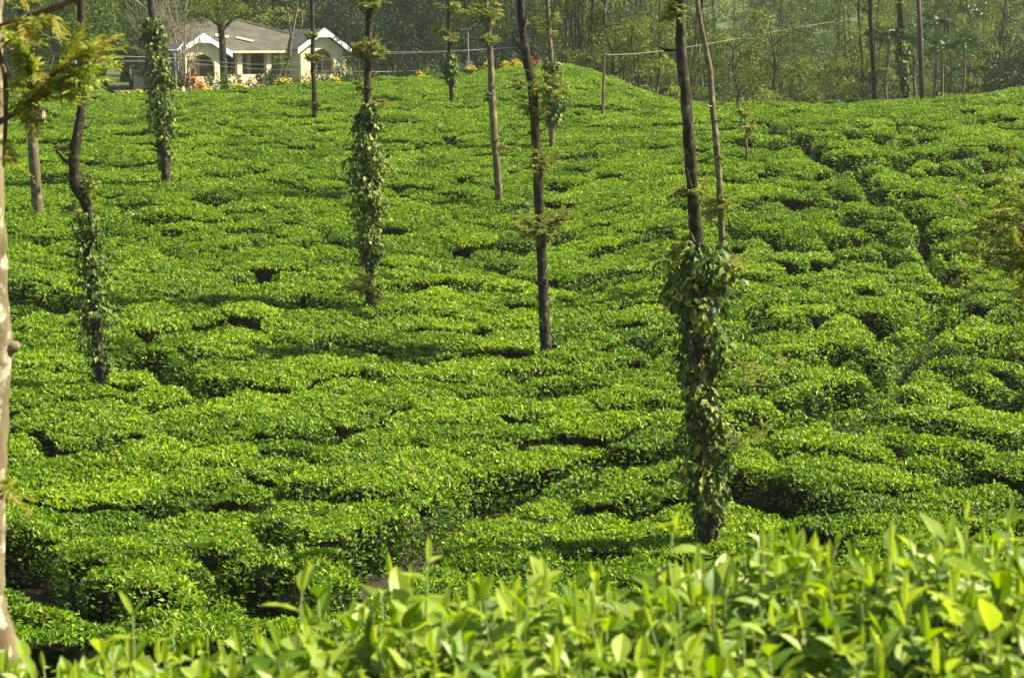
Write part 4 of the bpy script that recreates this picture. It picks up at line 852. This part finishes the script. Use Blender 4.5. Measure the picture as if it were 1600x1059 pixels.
# two garden trees in front of the bungalow and the dry grey bush
def px_garden(u, v, Y, path, label, bark, crown, mat, limbs=()):
    x = gpt(u, Y); z = float(z_ground(x, Y)); tp = thing('garden_tree', (x, Y, z), label, 'tree'); k = Y/2790; org = (x, Y, z)
    P = [(x, Y, z-.1)]+[tuple(at(a, b, Y)) for a, b, w in path]; t = MB().tube(P, [path[0][2]*k*.6]+[w*k*.5 for *_, w in path], 9, .05, 5)
    for l in limbs: t.tube([at(a, b, Y+dy) for a, b, dy, w in l], [w*k*.5 for *_, w in l], 7, .05, 4)
    t.build('trunk', M[bark], tp, org, True); acc = soup()
    for cu, cv, ru, rv, nc in crown: clumps(acc, at(cu, cv, Y), (ru*k, ru*k*.8, rv*k), nc, 40, .18, .5)
    soup_obj('crown', acc, M[mat], tp, org)
px_garden(351, 130, 106, [(350,125,12),(348,80,11),(345,45,10),(340,10,9),(338,-40,7)], 'straight dark-trunked leafy tree standing before the left part of the bungalow', 'bark', [(330,22,52,20,26),(385,22,34,16,12),(345,-20,70,30,40),(300,30,26,14,8)], 'olive',
          [[(346,50,0,6),(365,30,.3,4),(392,22,.5,2)], [(343,40,0,6),(320,25,-.3,4),(300,20,-.4,2)]])
px_garden(440, 130, 104, [(441,126,7),(446,108,6.5),(452,90,6),(453,70,6),(456,58,6)], 'curving pale slender tree with forked branches before the veranda', 'barkgrey', [(445,98,14,9,5),(462,-30,40,20,16),(455,6,18,10,3)], 'midleaf',
          [[(456,60,0,5),(460,35,.2,4),(464,10,.3,3.5),(466,-40,.3,2)], [(456,62,0,4),(452,40,-.2,3),(448,10,-.3,2.5),(440,-30,-.4,1.5)], [(454,66,0,4),(470,44,.2,3),(472,20,.3,2)]])
xx = gpt(285, 112); zz = float(z_ground(xx, 112)); db = thing('dry_bush_tree', (xx, 112, zz), 'twiggy grey half-bare tree screening the left end of the bungalow roof', 'tree'); o = np.array(db.location)
t = MB(); acc = soup()
for q in range(70):
    a = rng.uniform(0, 6.28); u = 262+rng.normal(0, 34); v = rng.uniform(-10, 95); e = at(np.clip(u, 195, 316), v, 112+rng.normal(0, 1.))
    mid = (o+e)/2+rng.normal(0, .4, 3)+np.array([0, 0, .3]); t.tube([o+[0, 0, .2], mid, e], [.07, .035, .012], 5, .05, 2)
    for w in range(5): t.tube([mid+(e-mid)*rng.uniform(.2, .9), e+rng.normal(0, .5, 3)], [.014, .007], 4)
    clumps(acc, e, (.3, .3, .25), 2, 18, .14, .3)
t.build('trunk', M['drytwig'], db, o); soup_obj('crown', acc, M['dryleaf'], db, o)
# far wooded hillside, one mass
acc = soup()
for _ in range(420):
    Y = rng.uniform(172, 300); x = rng.uniform(-.36, .40)*Y; z = float(z_ground(x, Y)); s = rng.uniform(2.2, 3.8)
    clumps(acc, (x, Y, z+s*.9), (s, s, s*1.1), 12, 26, .6, 1.1, -.6)
mh = soup_obj('far_wood', acc, M['midleaf'], None, (0, 0, 0)); tag(mh, 'hazy mass of woodland covering the far hillside', 'wood', kind='stuff')

# ------------------------------------------------------------------ wires
for pts, lab in (([(560,82,96),(700,80,96),(830,74,95),(943,86,Yw),(1080,73,90),(1230,46,110),(1330,30,120)], 'pale wire rising to the right over the ridge from the thin wire post'),
                 ([(150,96,92),(270,97,94),(400,108,95),(560,112,95),(620,112,96),(705,108,97)], 'lower wire sagging across the front of the bungalow'),
                 ([(180,88,92),(270,91,94),(420,101,95),(575,86,96),(700,81,97),(800,75,97),(880,70,98)], 'upper wire crossing in front of the bungalow veranda'),
                 ([(20,30,80),(45,34,80),(75,57,80),(110,62,85)], 'short wire among the trees at the upper left')):
    P = np.array([at(*q) for q in pts]); o = MB().tube(P, .011, 5, 0, 6).build('overhead_wire', M['wire']); tag(o, lab, 'wire')

# ------------------------------------------------------------------ labels of the near tea bushes
GRP = 'tea bushes on the near slope'
ns = np.array([int(q) for q in NEAR]); px_ = sf[ns]
ORD = 'first second third fourth fifth sixth seventh eighth ninth tenth eleventh twelfth thirteenth fourteenth fifteenth sixteenth seventeenth eighteenth nineteenth twentieth'.split()
SEC = ['right of', 'to the back right of', 'behind', 'to the back left of', 'left of', 'to the front left of', 'in front of', 'to the front right of']
keys = [k_ for k_ in TREES if TREES[k_][1] < 48]; KP = np.array([TREES[k_] for k_ in keys])
dd = np.hypot(px_[:, None, 0]-KP[None, :, 0], px_[:, None, 1]-KP[None, :, 1]); kk = dd.argmin(1); dm = dd.min(1)
sec = np.round(np.arctan2(px_[:, 1]-KP[kk, 1], px_[:, 0]-KP[kk, 0])/(np.pi/4)).astype(int) % 8
seen_ = {}
for q in np.argsort(dm):
    key = (kk[q], sec[q]); c_ = seen_.get(key, 0); seen_[key] = c_+1
    if c_ < len(ORD): txt = '%s clipped tea bush out %s the %s' % (ORD[c_], SEC[sec[q]], keys[kk[q]])
    else: txt = 'clipped tea bush far out %s the %s' % (SEC[sec[q]], keys[kk[q]])
    tag(bush_objs[ns[q]], txt, 'tea bush', GRP)

# ------------------------------------------------------------------ thin warm haze over the place
m, t, N, Lk = nodes('haze_air'); pv_ = N('ShaderNodeVolumePrincipled'); pv_.inputs['Density'].default_value = .00024; pv_.inputs['Color'].default_value = (.86, .90, .80, 1); pv_.inputs['Anisotropy'].default_value = .2
out = N('ShaderNodeOutputMaterial'); Lk(pv_.outputs[0], out.inputs['Volume'])
hz_ = MB().box((-330, -35, -20), (330, 640, 34)).build('haze', m); tag(hz_, kind='stuff')
